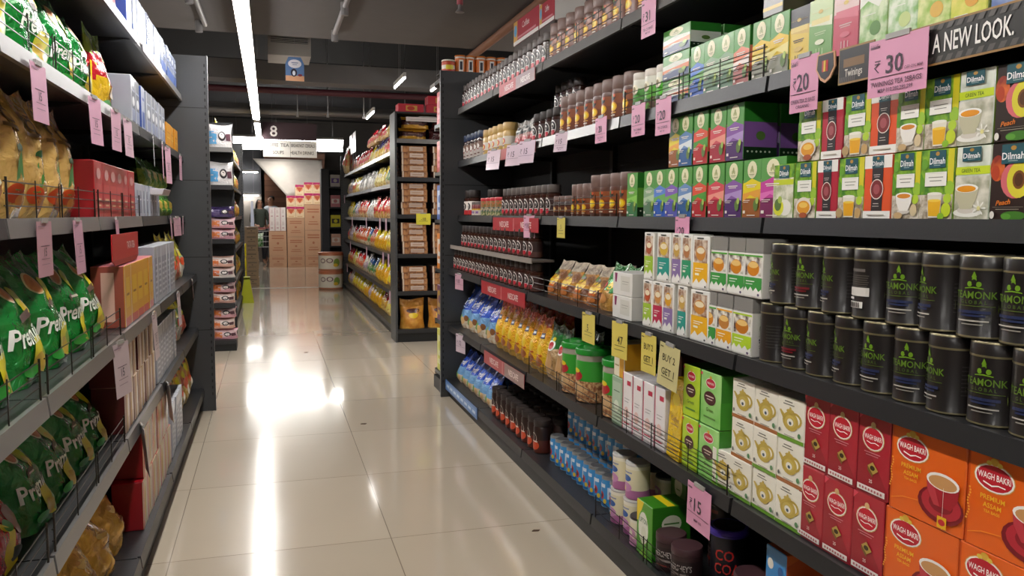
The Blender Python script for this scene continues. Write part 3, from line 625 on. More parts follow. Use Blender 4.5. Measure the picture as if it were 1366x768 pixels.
for (t, y, d), dy in zip(DL[1:], (-.01, -.012, -.015, -.01, -.004, 0, 0, 0, 0, 0)): row('R', 2, t, [y+dy], d+', upper tier', 'tea carton', up=.167, rot=.012, jit=.006, where=W3)
for t, y, d in DL[::2]:
    row('R', 2, t, [y-.03], 'rear '+d, 'tea carton', back=.09, where=W3)

# ------------------------------------------------------------------ fourth shelf
row('R', 3, J_SMALL2, span(6.38, 4.30, 20), 'small coffee jar in the lower tier', 'jar')
g = G(); g.box(-.012, .12, -1.06, 1.06, 0, .012, mat('#57504a', .6)); g.box(-.016, -.010, -1.06, 1.06, -.008, .022, mat('#8a8078', .6)); o = g.obj('cardboard_tray'); o.location = (1.422, 5.34, 1.065+.172)
tag(o, 'long flat grey-brown cardboard tray between two tiers of coffee jars, right rack', 'tray')
row('R', 3, J_SMALL2, span(6.24, 4.42, 17), 'small coffee jar in the upper tier', 'jar', up=.187, back=.03)
B_GOLDC = bag('coffee_pouch', .18, .20, .10, [(0, F2('#6a3a1c', '#b8742a')), (.35, F2('#c98a1e', '#7a4a1c')), (.75, F2('#8a7a6a', '#c8b8a0'))], [('e', .5, .45, .3, .18, '#e8c21c'), ('e', .5, .62, .16, .08, '#3b2a20'), ('r', .25, .28, .75, .33, '#d86a1c'), ('e', .5, .18, .3, .09, '#c9783a'), ('e', .3, .7, .1, .06, '#4a7a34')], 5, sag=.3)
row('R', 3, B_GOLDC, [4.14, 3.95, 3.76, 3.57], 'gold and brown foil coffee pouch', 'pouch', rx=-.25)
B_GRN = bag('coffee_pouch', .14, .22, .09, [(0, F2('#c99a4a', '#8a5a2a')), (.42, F('#2f8a34')), (.8, F('#256a2c'))], [('e', .3, .5, .14, .12, '#c22a2c'), ('e', .7, .55, .14, .1, '#e8cc1e'), ('p', [(.1, 0), (.4, .4), (.3, .42), (0, .1)], '#e8c43a'), ('e', .5, .25, .25, .1, '#c98a4a')], 8, sag=.3)
row('R', 3, B_GRN, [3.42, 3.275], 'green and gold coffee pouch', 'pouch', rx=-.2)
row('R', 3, B_GOLDC, [3.6, 3.3], 'rear gold and brown foil pouch', 'pouch', rx=-.1, back=.13)
WB = carton('tea_carton', .19, .12, .098, P('#e9e6e0'), P('#dfdcd4'), P('#efece6'), [('p', [(.12, .55), (.2, .55), (.24, .95), (.1, .95)], '#8a2a5a'), ('r', .42, .2, .9, .85, '#d9d6cc'), ('r', .5, .6, .84, .63, '#a8a49c'), ('r', .5, .5, .8, .52, '#a8a49c')])
for k in range(2): row('R', 3, WB, [3.10], ['lower', 'upper'][k]+' wide white carton with plum mark', 'tea carton', up=.10*k, rot=.01)
def whit(c, circ, wd=.085, ht=.185, dp=.085, sidebar=None, name='tea_carton'):
    fa = [('r', .1, .50, .9, .93, G2('#d9c8b4', '#8a5a3c', 30)), ('e', .5, .68, .3, .14, circ), ('e', .5, .73, .24, .06, '#f2e2c0'), ('r', .06, .08, .94, .50, c), ('r', .2, .38, .7, .395, '#f6f4ee'), ('r', .2, .34, .55, .352, '#f6f4ee'), ('r', .2, .26, .45, .30, '#f2efe0'), ('p', [(0.06, .08), (.3, .2), (.45, .12), (.7, .22), (.94, .13), (.94, .03), (.06, .03)], '#f3f0ea'), ('e', .84, .06, .05, .02, '#4a4a44'), ('r', .3, .95, .7, .975, '#3a3a36')]
    sa = [('r', .3, .2, .7, .55, sidebar)] if sidebar else []
    return carton(name, wd, dp, ht, P('#f3f0ea'), P('#dedad0'), P('#ece9e2'), fa, sa+[('r', .2, .62, .8, .78, '#c9c4ba')]+[('r', .22+.06*i, .80, .25+.06*i, .9, '#3a3a38') for i in range(9)])
c4 = lambda n, c, k, y, up, **kw: row('R', 3, whit(c, k, **kw), [y], n, 'tea carton', up=up, rot=.02)
c4('lower lime and white slim tea carton', '#a5c83a', '#b8502c', 2.86, 0); c4('lower crimson and white slim tea carton', '#c02a4e', '#c98a4c', 2.775, 0); c4('lower mauve and white slim tea carton', '#8d74a8', '#e2a32c', 2.688, 0)
c4('lower yellow and white tea carton', '#f0b41c', '#cf8a3c', 2.46, 0, wd=.13, sidebar='#e0a21c', ht=.18, dp=.13); c4('lower teal and white slim tea carton', '#2a9a8c', '#c8a04c', 2.585, 0, wd=.07)
c4('upper lime and white slim tea carton', '#a5c83a', '#a8502c', 2.85, .187); c4('upper teal and white slim tea carton', '#2a9a8c', '#d8b23c', 2.735, .187, wd=.11); c4('upper mauve and white slim tea carton', '#8d74a8', '#c8a04c', 2.635, .187, wd=.07); c4('upper green and white slim tea carton', '#2f9a6c', '#b87a4c', 2.558, .187, wd=.075)
c4('upper yellow and white tea carton', '#f0b41c', '#cf8a3c', 2.46, .183, wd=.11, sidebar='#ece6d8', dp=.13)
def tin(c, top='#57a83a', circ='#d8861c', wd=.098, yl=None):
    fa = [('r', .0, .92, 1, .96, top), ('r', .06, .5, .94, .92, G2('#4a2f26', '#e8e2d6', 30)), ('e', .5, .66, .34, .17, circ), ('e', .5, .74, .28, .07, '#f3c878'), ('r', .0, .14, 1, .46, c), ('r', .12, .36, .6, .38, '#f4f4ec'), ('r', .12, .30, .5, .315, '#f4f4ec'), ('p', [(0, .14), (.12, .24), (.25, .15), (.4, .25), (.55, .15), (.7, .24), (.85, .15), (1, .22), (1, .04), (0, .04)], '#f1eee8'), ('e', .84, .08, .06, .03, '#5a4a6a')]
    g = carton('tea_tin', wd, .09, .138, P('#ece8e0'), P('#e2ded6'), P('#d0ccc4'), fa)
    l = G(); l.box(-wd/2+.002, wd/2-.002, .002, .088, .1385, .182, mat('#8f8c88', .12, 0, .6)); l.box(-wd/2, wd/2, 0, .09, .1385, .143, mat('#8d8a86', .2))
    g['parts'].append(('clear_lid', l.mesh('clear_lid'), 'clear plastic lid')); return g
TG = tin('#3f9a44'); 
row('R', 3, TG, [2.345, 2.24, 2.14], 'upper green and white clear-lidded tea tin', 'tea tin', up=.186)
row('R', 3, TG, [2.40], 'lower green and white clear-lidded tea tin', 'tea tin'); row('R', 3, tin('#f0a81c', '#f0a81c', '#c8843c'), [2.30], 'lower orange and white tea tin with clear lid', 'tea tin'); row('R', 3, tin('#b4d42a', '#b4d42a', '#c8781c', .11), [2.19], 'lower lime and white tea tin with clear lid', 'tea tin')
# black tins
def black_tin(sub_, deg=0, back=False):
    r = .052; g = G(); c = (0, r); B = mat('#211c1b', .32, 0, .3); RIM = mat('#8a8060', .3, .6)
    g.lathe([(r*.97, 0), (r*1.01, .002, RIM), (r*1.01, .006), (r, .007, B), (r, .145)], B, 28, c)
    ag = G()
    def mp(x, z, k):
        a = x/r+deg; rr = r+.0003*k+.0004
        return (rr*math.sin(a), r-rr*math.cos(a), z)
    gr = '#6f9a22'
    if not back:
        A = [('e', .5, .70, .045, .035, gr), ('e', .41, .645, .05, .032, gr), ('e', .59, .645, .05, .032, gr), ('e', .5, .665, .05, .04, '#211c1b'), ('p', [(.5, .80), (.45, .73), (.5, .70), (.55, .73)], gr), ('p', [(.32, .60), (.5, .615), (.68, .60), (.68, .588), (.5, .60), (.32, .588)], gr),
             ('t', 'TEAMONK', .5, .52, .085, .86, '#5f7f24'), ('t', 'G L O B A L', .5, .435, .04, .6, '#4a6020'), ('r', .1, .385, .9, .392, '#55681e'), ('r', .18, .30, .82, .335, sub_), ('r', .26, .262, .74, .287, sub_), ('r', .2, .205, .8, .222, '#b8b2a8'), ('r', .3, .165, .7, .178, '#9a948a'), ('p', [(-.08, .36), (-.03, .42), (.02, .36), (-.03, .30)], '#9ab82a')]
    else:
        A = [('r', .2, .66, .7, .70, '#6a6460')]+[('r', .18, .60-.03*i, .80-.02*(i % 3), .612-.03*i, '#57524e') for i in range(6)]+[('r', .2, .32, .82, .44, '#d8d2cc'), ('r', .2, .27, .42, .30, '#d8d2cc'), ('r', .2, .15, .68, .24, '#e8e4de')]+[('r', .23+.05*i, .16, .255+.05*i, .23, '#211c1b') for i in range(8)]
    art(ag, A, r*2, .18, mp, 1)
    A2 = [('r', .3, .6-.05*i, .75-.04*(i % 3), .615-.05*i, '#3f3b3a') for i in range(8)]
    if not back: art(ag, A2, r*2, .18, lambda x, z, k: (lambda a: ((r+.0009)*math.sin(a), r-(r+.0009)*math.cos(a), z))(x/r+deg+1.9), 1)
    l = G(); l.lathe([(r*1.015, .1455), (r*1.02, .148), (r*1.015, .150, B), (r*1.01, .174), (r*.97, .178)], RIM, 28, c)
    l.lathe([(r*.90, .1775), (r*.90, .1785)], mat('#2c2827', .35), 28, c)
    return T('black_tea_tin', g.mesh('black_tea_tin', 40), [('lid', l.mesh('lid', 40), None), ('label', ag.mesh('label'), None)])
NVY = '#272f52'; BT = black_tin(NVY); BTr = black_tin('#6f1a24'); BTb = black_tin(NVY, .3); BTs = black_tin(NVY, -1.3); BTk = black_tin(NVY, 0, True); BTl = black_tin(NVY, -.45)
for t, y, d in ((BTl, 2.035, 'black tea tin turned sideways'), (BTr, 1.915, 'black tea tin with red subtitle'), (BTl, 1.80, 'black tea tin with hidden lettering'), (BTk, 1.682, 'black tea tin showing its barcode'), (BTb, 1.565, 'black tea tin'), (BTl, 1.457, 'black tea tin'), (BTb, 1.349, 'black tea tin'), (BT, 1.241, 'black tea tin'), (BT, 1.13, 'black tea tin')):
    row('R', 3, t, [y], d+' on the upper tier', 'tea tin', up=.1802, rot=.04, back=0, jit=.004)
for t, y, d in ((BTs, 2.075, 'black tea tin turned away'), (BTr, 1.962, 'black tea tin with red subtitle'), (BTl, 1.853, 'black tea tin with dark lettering'), (BTl, 1.745, 'black tea tin'), (BT, 1.637, 'black tea tin'), (BTb, 1.529, 'black tea tin'), (BTl, 1.421, 'black tea tin'), (BTb, 1.313, 'black tea tin'), (BTb, 1.205, 'black tea tin'), (BT, 1.095, 'black tea tin')):
    row('R', 3, t, [y], d+' on the lower tier', 'tea tin', rot=.04, back=0, jit=.004)

# ------------------------------------------------------------------ fifth shelf
B_BLUE = bag('milk_powder_bag', .255, .34, .14, [(0, G2('#d8cdb8', '#b08a5a', 30)), (.20, F('#7fb2e2', .1)), (.45, F('#2452c4', .1)), (.8, F('#1c3f9c', .1))],
    [('ts', 'Everyday', .5, .66, .16, .8, .12, '#eef2f8'), ('e', .35, .22, .12, .08, '#5a9a3a'), ('e', .6, .18, .16, .09, '#d8b07a'), ('e', .82, .24, .1, .07, '#8a5a34'), ('r', .15, .50, .8, .52, '#cfe0f4'), ('e', .2, .88, .1, .05, '#e8eef6')], 11, sag=.35)
row('R', 4, B_BLUE, span(6.38, 5.34, 4), 'large blue and sky milk powder bag', 'bag', rx=-.12, rot=.06)
B_ORG = bag('chicory_bag', .155, .33, .11, [(0, F2('#8a6a3a', '#d8a83a')), (.15, F2('#ecc022', '#e8981c')), (.70, F2('#e8681c', '#e8a81c')), (.85, F('#dc4a1c'))],
    [('r', .3, .62, .72, .72, '#1f2a5a'), ('r', .35, .65, .66, .69, '#eef0f4'), ('e', .5, .40, .25, .12, '#f0cc2c'), ('e', .5, .2, .3, .09, '#a85a2a'), ('r', .2, .30, .8, .32, '#c23a1c')], 12)
row('R', 4, B_ORG, span(5.30, 4.24, 7), 'yellow and orange snack bag', 'bag', rx=-.08)
row('R', 4, B_ORG, span(5.25, 4.3, 6), 'rear yellow and orange snack bag', 'bag', rx=-.05, back=.15)
B_GT = bag('muesli_bag', .17, .31, .10, [(0, F2('#a8814e', '#d8b890')), (.6, F('#2f7a3c')), (.85, F('#3c5a44'))], [('e', .5, .62, .25, .10, '#eef0e8'), ('e', .5, .62, .15, .07, '#c22a2c'), ('e', .5, .3, .28, .16, '#c99a64'), ('r', .0, .1, .12, .6, '#2f8a34'), ('e', .6, .75, .12, .04, '#e8cc1e')], 13)
row('R', 4, B_GT, [4.15, 3.99], 'clear fronted bag with green top', 'bag', rx=-.06)
row('R', 4, B_GT, [3.85], 'dark green crumpled bag behind the snack tubs', 'bag', rx=-.1, back=.1, up=0)
def tub(r=.088, h=.26):
    CL = mat('#a8a294', .12, 0, .4); NB = G2('#8a5030', '#cfa878', 60)
    t = jar('snack_tub', r, h, [(0, NB), (.45, P('#38a034')), (.88, CL)], NB, [('e', .5, .56, .26, .11, '#b3202a'), ('e', .5, .66, .16, .05, '#e8cc1e'), ('e', .5, .30, .3, .14, '#d8b080'), ('e', .36, .28, .1, .08, '#efe0c4'), ('p', [(-.1, .45), (.2, .42), (.2, .88), (-.1, .88)], '#8fa08a')], .03, mat('#1f8a2a', .35), 1.05, .98)
    t['parts'].append(('spoon_cap', G().lathe([(r*.6, h), (r*.55, h+.012)], mat('#1f7f28', .35), 16, (0, r)).mesh('spoon_cap', 40), None)); return t
TUB = tub()
row('R', 4, TUB, [3.80, 3.60, 3.28], 'clear snack tub with green lid', 'tub')
row('R', 4, TUB, [3.44], 'rear clear snack tub with green lid', 'tub', back=.19)
BX = lambda c, wd, ht, dp, fa, side=None, top=None, sa=(): carton('tea_carton', wd, dp, ht, P(c), P(side or c), P(top or c), fa, sa)
W5 = 'right rack fifth shelf down'
row('R', 4, BX('#9db79a', .10, .21, .12, [('r', .1, .1, .9, .9, '#b4c8ae'), ('r', .2, .7, .8, .72, '#4a6a4a'), ('e', .5, .4, .25, .12, '#dfe8d4')]), [3.13], 'pale sage green tea carton', 'tea carton')
row('R', 4, BX('#efe6cc', .11, .15, .12, [('r', .55, 0, .95, 1, '#e0a21c'), ('r', .1, .3, .5, .34, '#b8a06a')], '#dba01c'), [3.12], 'cream and orange carton on the sage one', 'tea carton', up=.212)
row('R', 4, BX('#7a4038', .15, .34, .14, [('r', .4, .5, .7, .56, '#cfc0b0'), ('r', .1, .1, .9, .9, '#84463e')]), [2.92], 'tall maroon tea carton behind white ones', 'tea carton', back=.15)
WP = BX('#efe9e8', .088, .245, .1, [('r', .0, 0, .08, 1, '#c02a54'), ('r', .5, .80, .9, .88, '#c22a4a'), ('r', .25, .55, .8, .56, '#9a9490'), ('r', .25, .5, .7, .51, '#9a9490'), ('e', .5, .32, .25, .1, '#e6c4bc'), ('r', .2, .12, .8, .14, '#c02a54')], '#e2dcda', '#eeeaea')
row('R', 4, WP, [3.03, 2.93, 2.83, 2.735], 'white and pink slim tea carton', 'tea carton')
row('R', 4, WP, [2.95, 2.8], 'rear white and pink slim tea carton', 'tea carton', back=.11)
YB = carton('coffee_pack', .11, .1, .30, F('#e8bf14', 0), F('#d8a812', 0), F('#e0b414', 0), [('t', 'Coffee', .5, .5, .06, .7, '#8a5a14'), ('r', .2, .42, .8, .43, '#8a5a14'), ('e', .5, .75, .3, .08, '#f2d63a'), ('r', .1, .1, .9, .12, '#a8741a')], [('t', 'Coffee', .5, .5, .06, .7, '#8a5a14')])
row('R', 4, YB, [2.625], 'tall yellow foil coffee pack', 'coffee pack', rx=-.06, rot=.08)
def wgreen(c, c2, wd=.13):
    return carton('tea_carton', wd, .13, .185, G2(c, c2, 6), P('#3f8f2c'), P('#5aa83a'), [('e', .5, .80, .26, .10, '#e8e4d8'), ('e', .5, .80, .23, .085, '#c8203a'), ('t', 'WAGH BAKRI', .5, .80, .045, .36, '#fdf6f0'), ('e', .5, .91, .06, .03, '#d8a83a'), ('e', .48, .52, .30, .13, '#4a2020'), ('r', .28, .54, .68, .56, '#e8d8c8'), ('r', .34, .49, .62, .505, '#e8d8c8'), ('t', 'Green', .5, .30, .07, .5, '#5a7a2a'), ('r', .2, .14, .8, .17, '#5a8a3a'), ('e', .06, .95, .05, .03, '#d83a5a')], [('r', 0, 0, 1, .5, '#48a030')])
WG1 = wgreen('#a8c81e', '#b8d43a', .11); WG2 = wgreen('#7cc05a', '#a6d884')
row('R', 4, WG1, [2.50], 'lower lime green tea carton with red badge', 'tea carton', rot=.01); row('R', 4, WG2, [2.372], 'lower mint green tea carton with red badge', 'tea carton', rot=.01)
row('R', 4, WG1, [2.50], 'upper lime green tea carton with red badge', 'tea carton', up=.188, rot=.03); row('R', 4, WG2, [2.372], 'upper mint green tea carton with red badge', 'tea carton', up=.188, rot=.03)
row('R', 4, WG2, [2.372], 'rear mint green tea carton with red badge', 'tea carton', back=.14, up=.188, rot=.02)
row('R', 4, WG2, [2.372], 'rear lower mint green tea carton with red badge', 'tea carton', back=.14, rot=.02)
def pot(band):
    y = '#c2a74a'
    fa = [('r', 0, .0, 1, .09, band), ('r', .25, .88, .55, .905, '#6a665a'), ('r', .2, .82, .62, .84, '#6a665a'), ('e', .68, .52, .24, .17, y), ('e', .70, .52, .15, .11, '#efeada'), ('e', .50, .46, .30, .22, y), ('e', .50, .46, .20, .14, '#cdb45a'), ('e', .5, .44, .12, .085, '#efeada'), ('e', .5, .42, .05, .04, '#4a5a6a'), ('p', [(.26, .44), (.08, .66), (.14, .68), (.32, .56)], y), ('e', .5, .69, .15, .05, y), ('e', .5, .755, .04, .035, y), ('e', .86, .2, .06, .06, '#5a8a5a'), ('e', .12, .2, .04, .05, '#6a6a60'), ('r', .3, .12, .7, .14, '#a8a294')]
    return carton('teapot_print_carton', .122, .122, .128, P('#eee8d8'), P('#e4dcc6'), P('#f2eee2'), fa, [('r', 0, 0, 1, .09, band)])
PB = pot('#a8683a'); PG = pot('#6a9a2c')
for r_, nm in enumerate(('bottom', 'middle', 'top')):
    for c_, (y, cn) in enumerate(((2.178, 'far'), (2.054, 'centre'), (1.93, 'near'))):
        t = PG if (r_, c_) in ((2, 2), (1, 1), (0, 1), (0, 0), (0, 2)) else PB
        put(t, (1.422+random.uniform(0, .004), y, .601+.1285*r_), -PI/2+random.uniform(-.015, .015), 0, 'tea carton', 'cream teapot-print carton, '+cn+' column', nm+' row, '+W5)
        if r_ == 2: put(t, (1.55, y, .601+.1285*r_), -PI/2, 0, 'tea carton', 'rear cream teapot-print carton, '+cn+' column', nm+' row, '+W5)
put(PG, (1.425, 2.37-.125*.0-.09, .601), -PI/2+.1, 0, 'tea carton', 'single cream teapot-print carton beside green cartons', W5)
row('R', 4, BX('#e9e6dc', .075, .17, .08, [('r', 0, 0, 1, .42, '#2f9a94'), ('r', .0, .72, 1, 1, '#e8cc2c'), ('r', .2, .8, .8, .9, '#2a2a2a'), ('e', .5, .55, .25, .1, '#e6c43c')]), [2.262], 'small teal white and yellow carton behind teapot carton', 'tea carton', back=.09)
def redbox():
    fa = [('p', [(0, .0), (.0, .75), (.5, .45), (1, .1), (1, 0)], '#9c1f2c'), ('p', [(0, .9), (.16, .98), (0, 1)], '#e0485a'), ('e', .48, .70, .36, .155, '#d8a86a'), ('e', .48, .70, .34, .145, '#f0e8de'), ('e', .48, .70, .31, .13, '#c8142c'), ('t', 'WAGH BAKRI', .48, .715, .06, .56, '#fff6f0'), ('p', [(.28, .66), (.42, .645), (.55, .66), (.68, .645), (.68, .635), (.55, .65), (.42, .635), (.28, .65)], '#fff6f0'),
          ('e', .48, .865, .08, .04, '#d8b07a'), ('r', .22, .52, .74, .53, '#d88a90'), ('r', .28, .49, .68, .498, '#d88a90'), ('p', [(.36, .36), (.52, .42), (.70, .33), (.54, .27)], '#b89a4a'), ('p', [(.36, .36), (.54, .27), (.54, .23), (.36, .31)], '#7a5a24'), ('e', .52, .345, .08, .03, '#3c2c14'), ('t', '25', .48, .18, .04, .2, '#f0d8d0'), ('r', .05, .035, .95, .105, '#efe8e0')]+[('r', .12+.1*i, .055, .18+.1*i, .085, '#b86a6a') for i in range(8)]
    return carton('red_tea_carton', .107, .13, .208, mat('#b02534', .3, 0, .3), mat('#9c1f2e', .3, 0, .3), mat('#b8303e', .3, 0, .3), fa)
RB = redbox()
for r_, nm in enumerate(('lower', 'upper')):
    for c_, (y, cn) in enumerate(((1.832-.0, 'farthest'), (1.722, 'middle'), (1.612, 'nearest'))):
        put(RB, (1.422+random.uniform(0, .004), y-(.01 if r_ else 0), .601+.2085*r_), -PI/2+random.uniform(-.015, .015), 0, 'tea carton', cn+' glossy crimson tea carton of the '+nm+' tier', W5)
        put(RB, (1.56, y-(.01 if r_ else 0), .601+.2085*r_), -PI/2, 0, 'tea carton', 'rear '+cn+' glossy crimson tea carton of the '+nm+' tier', W5)
def orange():
    fa = [('r', 0, 0, .02, 1, '#c84a10'), ('e', .30, .78, .235, .155, '#d8a050'), ('e', .30, .78, .225, .145, '#f3ece4'), ('e', .30, .78, .205, .13, '#c01a2c'), ('t', 'WAGH BAKRI', .30, .795, .065, .37, '#fff8f0'), ('p', [(.18, .73), (.28, .705), (.35, .725), (.43, .72), (.43, .708), (.35, .713), (.28, .69), (.18, .715)], '#fff8f0'), ('e', .30, .95, .05, .04, '#d8a83a'), ('e', .36, .93, .03, .025, '#e0c04a'), ('e', .24, .93, .03, .025, '#e0c04a'),
          ('t', 'PREMIUM', .30, .57, .05, .32, '#f0b82a'), ('t', 'ASSAM', .30, .49, .05, .26, '#f0b82a'), ('t', 'TEA BAGS', .3, .425, .03, .2, '#f0b82a'),
          ('p', [(.04, .14), (.2, .2), (.42, .23), (.42, .222), (.2, .19), (.04, .13)], '#f5922c'),
          ('e', .72, .27, .30, .20, '#7c1420'), ('e', .73, .285, .26, .165, '#b82836'), ('e', .73, .29, .16, .10, '#8c1a26')]
    fa += [('p', [(.53, .54), (.55, .38), (.64, .26), (.86, .26), (.94, .38), (.96, .54)], '#a81f2c'), ('p', [(.55, .40), (.64, .26), (.72, .26), (.62, .50), (.54, .50)], '#c03a44'), ('e', .745, .54, .215, .095, '#f2ece6'), ('e', .745, .53, .185, .075, '#c9935c'), ('r', .76, .02, .765, .48, '#e8ddd0'), ('r', .70, .03, .82, .16, '#e8b41c'), ('e', .76, .095, .045, .035, '#c01a2c')]
    for i in range(12): fa.append(('e', .05+.012*math.sin(i), .62-.03*i, .012, .011, '#f6a63a'))
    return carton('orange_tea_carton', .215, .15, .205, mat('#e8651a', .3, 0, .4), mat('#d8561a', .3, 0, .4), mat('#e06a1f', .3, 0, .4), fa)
OB = orange()
for r_, nm in enumerate(('lower', 'upper')):
    for c_, (y, cn) in enumerate(((1.445, 'farther'), (1.225, 'middle'), (1.0, 'nearer'))):
        put(OB, (1.422+random.uniform(0, .004), y-(.012 if r_ else 0), .601+.2055*r_), -PI/2+random.uniform(-.012, .012), 0, 'tea carton', cn+' big orange tea carton of the '+nm+' tier', W5)

# ------------------------------------------------------------------ bottom shelf
B_BLUE2 = bag('milk_powder_bag', .18, .26, .13, [(0, G2('#d8cdb8', '#b08a5a', 30)), (.25, F('#7fb2e2', .1)), (.5, F('#2452c4', .1)), (.8, F('#1c3f9c', .1))], [('ts', 'Everyday', .5, .66, .16, .8, .1, '#eef2f8'), ('e', .35, .2, .14, .09, '#5a9a3a'), ('e', .65, .17, .16, .09, '#d8b07a')], 21, sag=.3)
row('R', 5, B_BLUE2, span(6.38, 5.30, 6), 'blue and sky milk powder bag', 'bag', rx=-.12)
row('R', 5, B_BLUE2, span(6.3, 5.35, 4), 'rear blue and sky milk powder bag', 'bag', rx=-.06, back=.18, up=.0)
g = G(); g.box(0, .003, -.52, .52, -.075, .005, P('#4a78b8')); art(g, [('r', .02, .2, .98, .8, '#6a96cc')]+[('r', .05+.12*i, .35, .13+.12*i, .6, '#c9dcf0') for i in range(8)], 1.04, .075, lambda x, z, k: (-.0005*k, -x, z-.07))
o = g.obj('shelf_edge_strip'); o.location = (1.363, 5.86, .15); tag(o, 'blue printed strip on the edge of the bottom shelf below milk powder bags', 'shelf strip')
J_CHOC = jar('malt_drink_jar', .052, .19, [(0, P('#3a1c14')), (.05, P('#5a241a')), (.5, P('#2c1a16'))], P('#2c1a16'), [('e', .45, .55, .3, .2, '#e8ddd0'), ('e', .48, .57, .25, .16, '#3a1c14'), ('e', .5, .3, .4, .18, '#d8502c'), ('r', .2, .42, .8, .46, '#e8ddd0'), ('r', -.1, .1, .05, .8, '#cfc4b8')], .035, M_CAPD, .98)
for k in range(3): row('R', 5, J_CHOC, span(5.22, 4.20, 9), ['front-row', 'second-row', 'third-row'][k]+' dark-lidded malt jar', 'jar', back=.115*k+.02, rot=.12)
SIL = mat('#a8a8a8', .3, .6)
CAN = jar('condensed_milk_tin', .038, .145, [(0, SIL), (.03, P('#3a93d2')), (.94, SIL)], SIL, [('e', .5, .40, .2, .14, '#c0283a'), ('e', .5, .40, .1, .07, '#2a1a1c'), ('r', .2, .68, .8, .80, '#dfe9f2'), ('e', .78, .22, .12, .08, '#e9c43a'), ('r', .1, .08, .9, .12, '#1f5a9a')], .006, SIL, .98, .97, lidname='rim', lidtop=mat('#8f9092', .3, .7), side_art=[('r', .1, .3, .9, .7, '#dfe9f2'), ('e', .3, .5, .1, .1, '#c0283a')])
row('R', 5, CAN, span(4.12, 3.24, 11), 'front-row sky blue milk tin', 'tin', rot=.1, back=.06)
row('R', 5, CAN, span(4.10, 3.2, 10), 'second-row sky blue milk tin', 'tin', rot=.1, back=.15)
row('R', 5, CAN, span(4.10, 3.2, 10), 'upper second-row sky blue milk tin', 'tin', rot=.1, back=.15, up=.149)
row('R', 5, CAN, span(4.10, 3.0, 11), 'rear sky blue milk tin', 'tin', rot=.1, back=.33)
row('R', 5, CAN, span(4.10, 3.0, 11), 'upper rear sky blue milk tin', 'tin', rot=.1, back=.33, up=.149)
CRM = jar('yoghurt_tub', .052, .155, [(0, P('#b06a9a')), (.28, P('#e6dcb8')), (.9, P('#efe8d6'))], P('#e6dcb8'), [('e', .5, .62, .26, .1, '#3a62a8'), ('e', .5, .35, .3, .14, '#c88ab8'), ('e', .35, .3, .12, .08, '#e8d08a'), ('r', .2, .78, .8, .82, '#8a94b4')], .012, mat('#cfccc8', .25), 1.04, 1.0)
CRM2 = jar('yoghurt_tub', .05, .12, [(0, P('#c88ab0')), (.3, P('#ece2c4')), (.9, P('#efe8d6'))], P('#e6dcb8'), [('e', .5, .5, .3, .2, '#d8a0c4'), ('e', .5, .5, .14, .1, '#efe6d2')], .01, mat('#3a3634', .3), 1.02, 1.0)
row('R', 5, CRM, [3.17, 3.04], 'lower cream and mauve tub', 'tub', back=.02); row('R', 5, CRM, [3.16, 3.03], 'upper cream and mauve tub', 'tub', up=.158, back=.025)
row('R', 5, CRM2, [2.92], 'lower short dark-lidded cream tub', 'tub', back=.0); row('R', 5, CRM2, [3.13, 3.02], 'rear short dark-lidded cream tub', 'tub', back=.16, up=.0); row('R', 5, CRM2, [3.13, 3.02], 'upper rear short dark-lidded cream tub', 'tub', back=.16, up=.125)
LG = carton('green_tea_carton', .13, .17, .22, P('#4f9a24'), P('#2f7a1c'), P('#3f8a20'), [('p', [(0, 1), (.45, 1), (.1, .6), (0, .6)], '#e8cc1e'), ('e', .45, .52, .36, .34, '#6ab03a'), ('e', .45, .52, .32, .30, '#eceadc'), ('t', 'LIPTON', .45, .66, .09, .5, '#2f6a24'), ('e', .48, .42, .16, .14, '#dfe0c8'), ('r', .3, .30, .6, .31, '#8a9a6a'), ('p', [(.2, 0), (.5, .16), (.8, 0)], '#8ac43a')], [('e', .5, .68, .26, .16, '#d9dcc4'), ('r', .3, .67, .7, .70, '#4a7a34')], [('r', .0, .4, 1, .6, '#e8cc1e')])
row('R', 5, LG, [2.80], 'big green tea carton with white oval and yellow stripe', 'tea carton', rot=.03)
LG2 = carton('green_tea_carton', .13, .12, .155, P('#3f7a22'), P('#2a5f18'), P('#3f7a22'), [('e', .5, .5, .25, .27, '#c9ccb4'), ('r', .38, .4, .62, .43, '#4a7a34')])
row('R', 5, LG2, [2.90], 'lower dark green tea carton at the back', 'tea carton', back=.2); row('R', 5, LG2, [2.90], 'upper dark green tea carton at the back', 'tea carton', back=.2, up=.156)
CO = jar('cocoa_tin', .062, .19, [(0, mat('#2a1a1c', .4)), (.85, mat('#3a2426', .4))], mat('#2a1a1c', .4), [('t', "HERSHEY'S", .5, .64, .12, .8, '#9a8e8a'), ('r', .18, .46, .8, .50, '#6f605c'), ('r', .2, .36, .7, .39, '#6f605c'), ('r', .2, .2, .8, .28, '#7a2c24')], .03, mat('#4b2f34', .45), 1.02, .98)
COS = jar('cocoa_tin', .058, .14, [(0, mat('#2a1a1c', .4)), (.85, mat('#3a2426', .4))], mat('#2a1a1c', .4), [('t', "HERSHEY'S", .5, .62, .2, .8, '#b8aeaa'), ('r', .18, .36, .8, .44, '#8f827e'), ('r', .2, .2, .7, .24, '#7a2c24')], .028, mat('#4b2f34', .45), 1.02, .98)
row('R', 5, COS, [2.685, 2.562], 'front dark brown cocoa tin', 'tin', back=.0); turn(ITEMS[-1][0], .6, .058); turn(ITEMS[-2][0], .6, .058); row('R', 5, CO, [2.64], 'dark brown cocoa tin stacked at the back', 'tin', back=.2, up=.191); row('R', 5, CO, [2.64], 'dark brown cocoa tin below the stacked one', 'tin', back=.2)
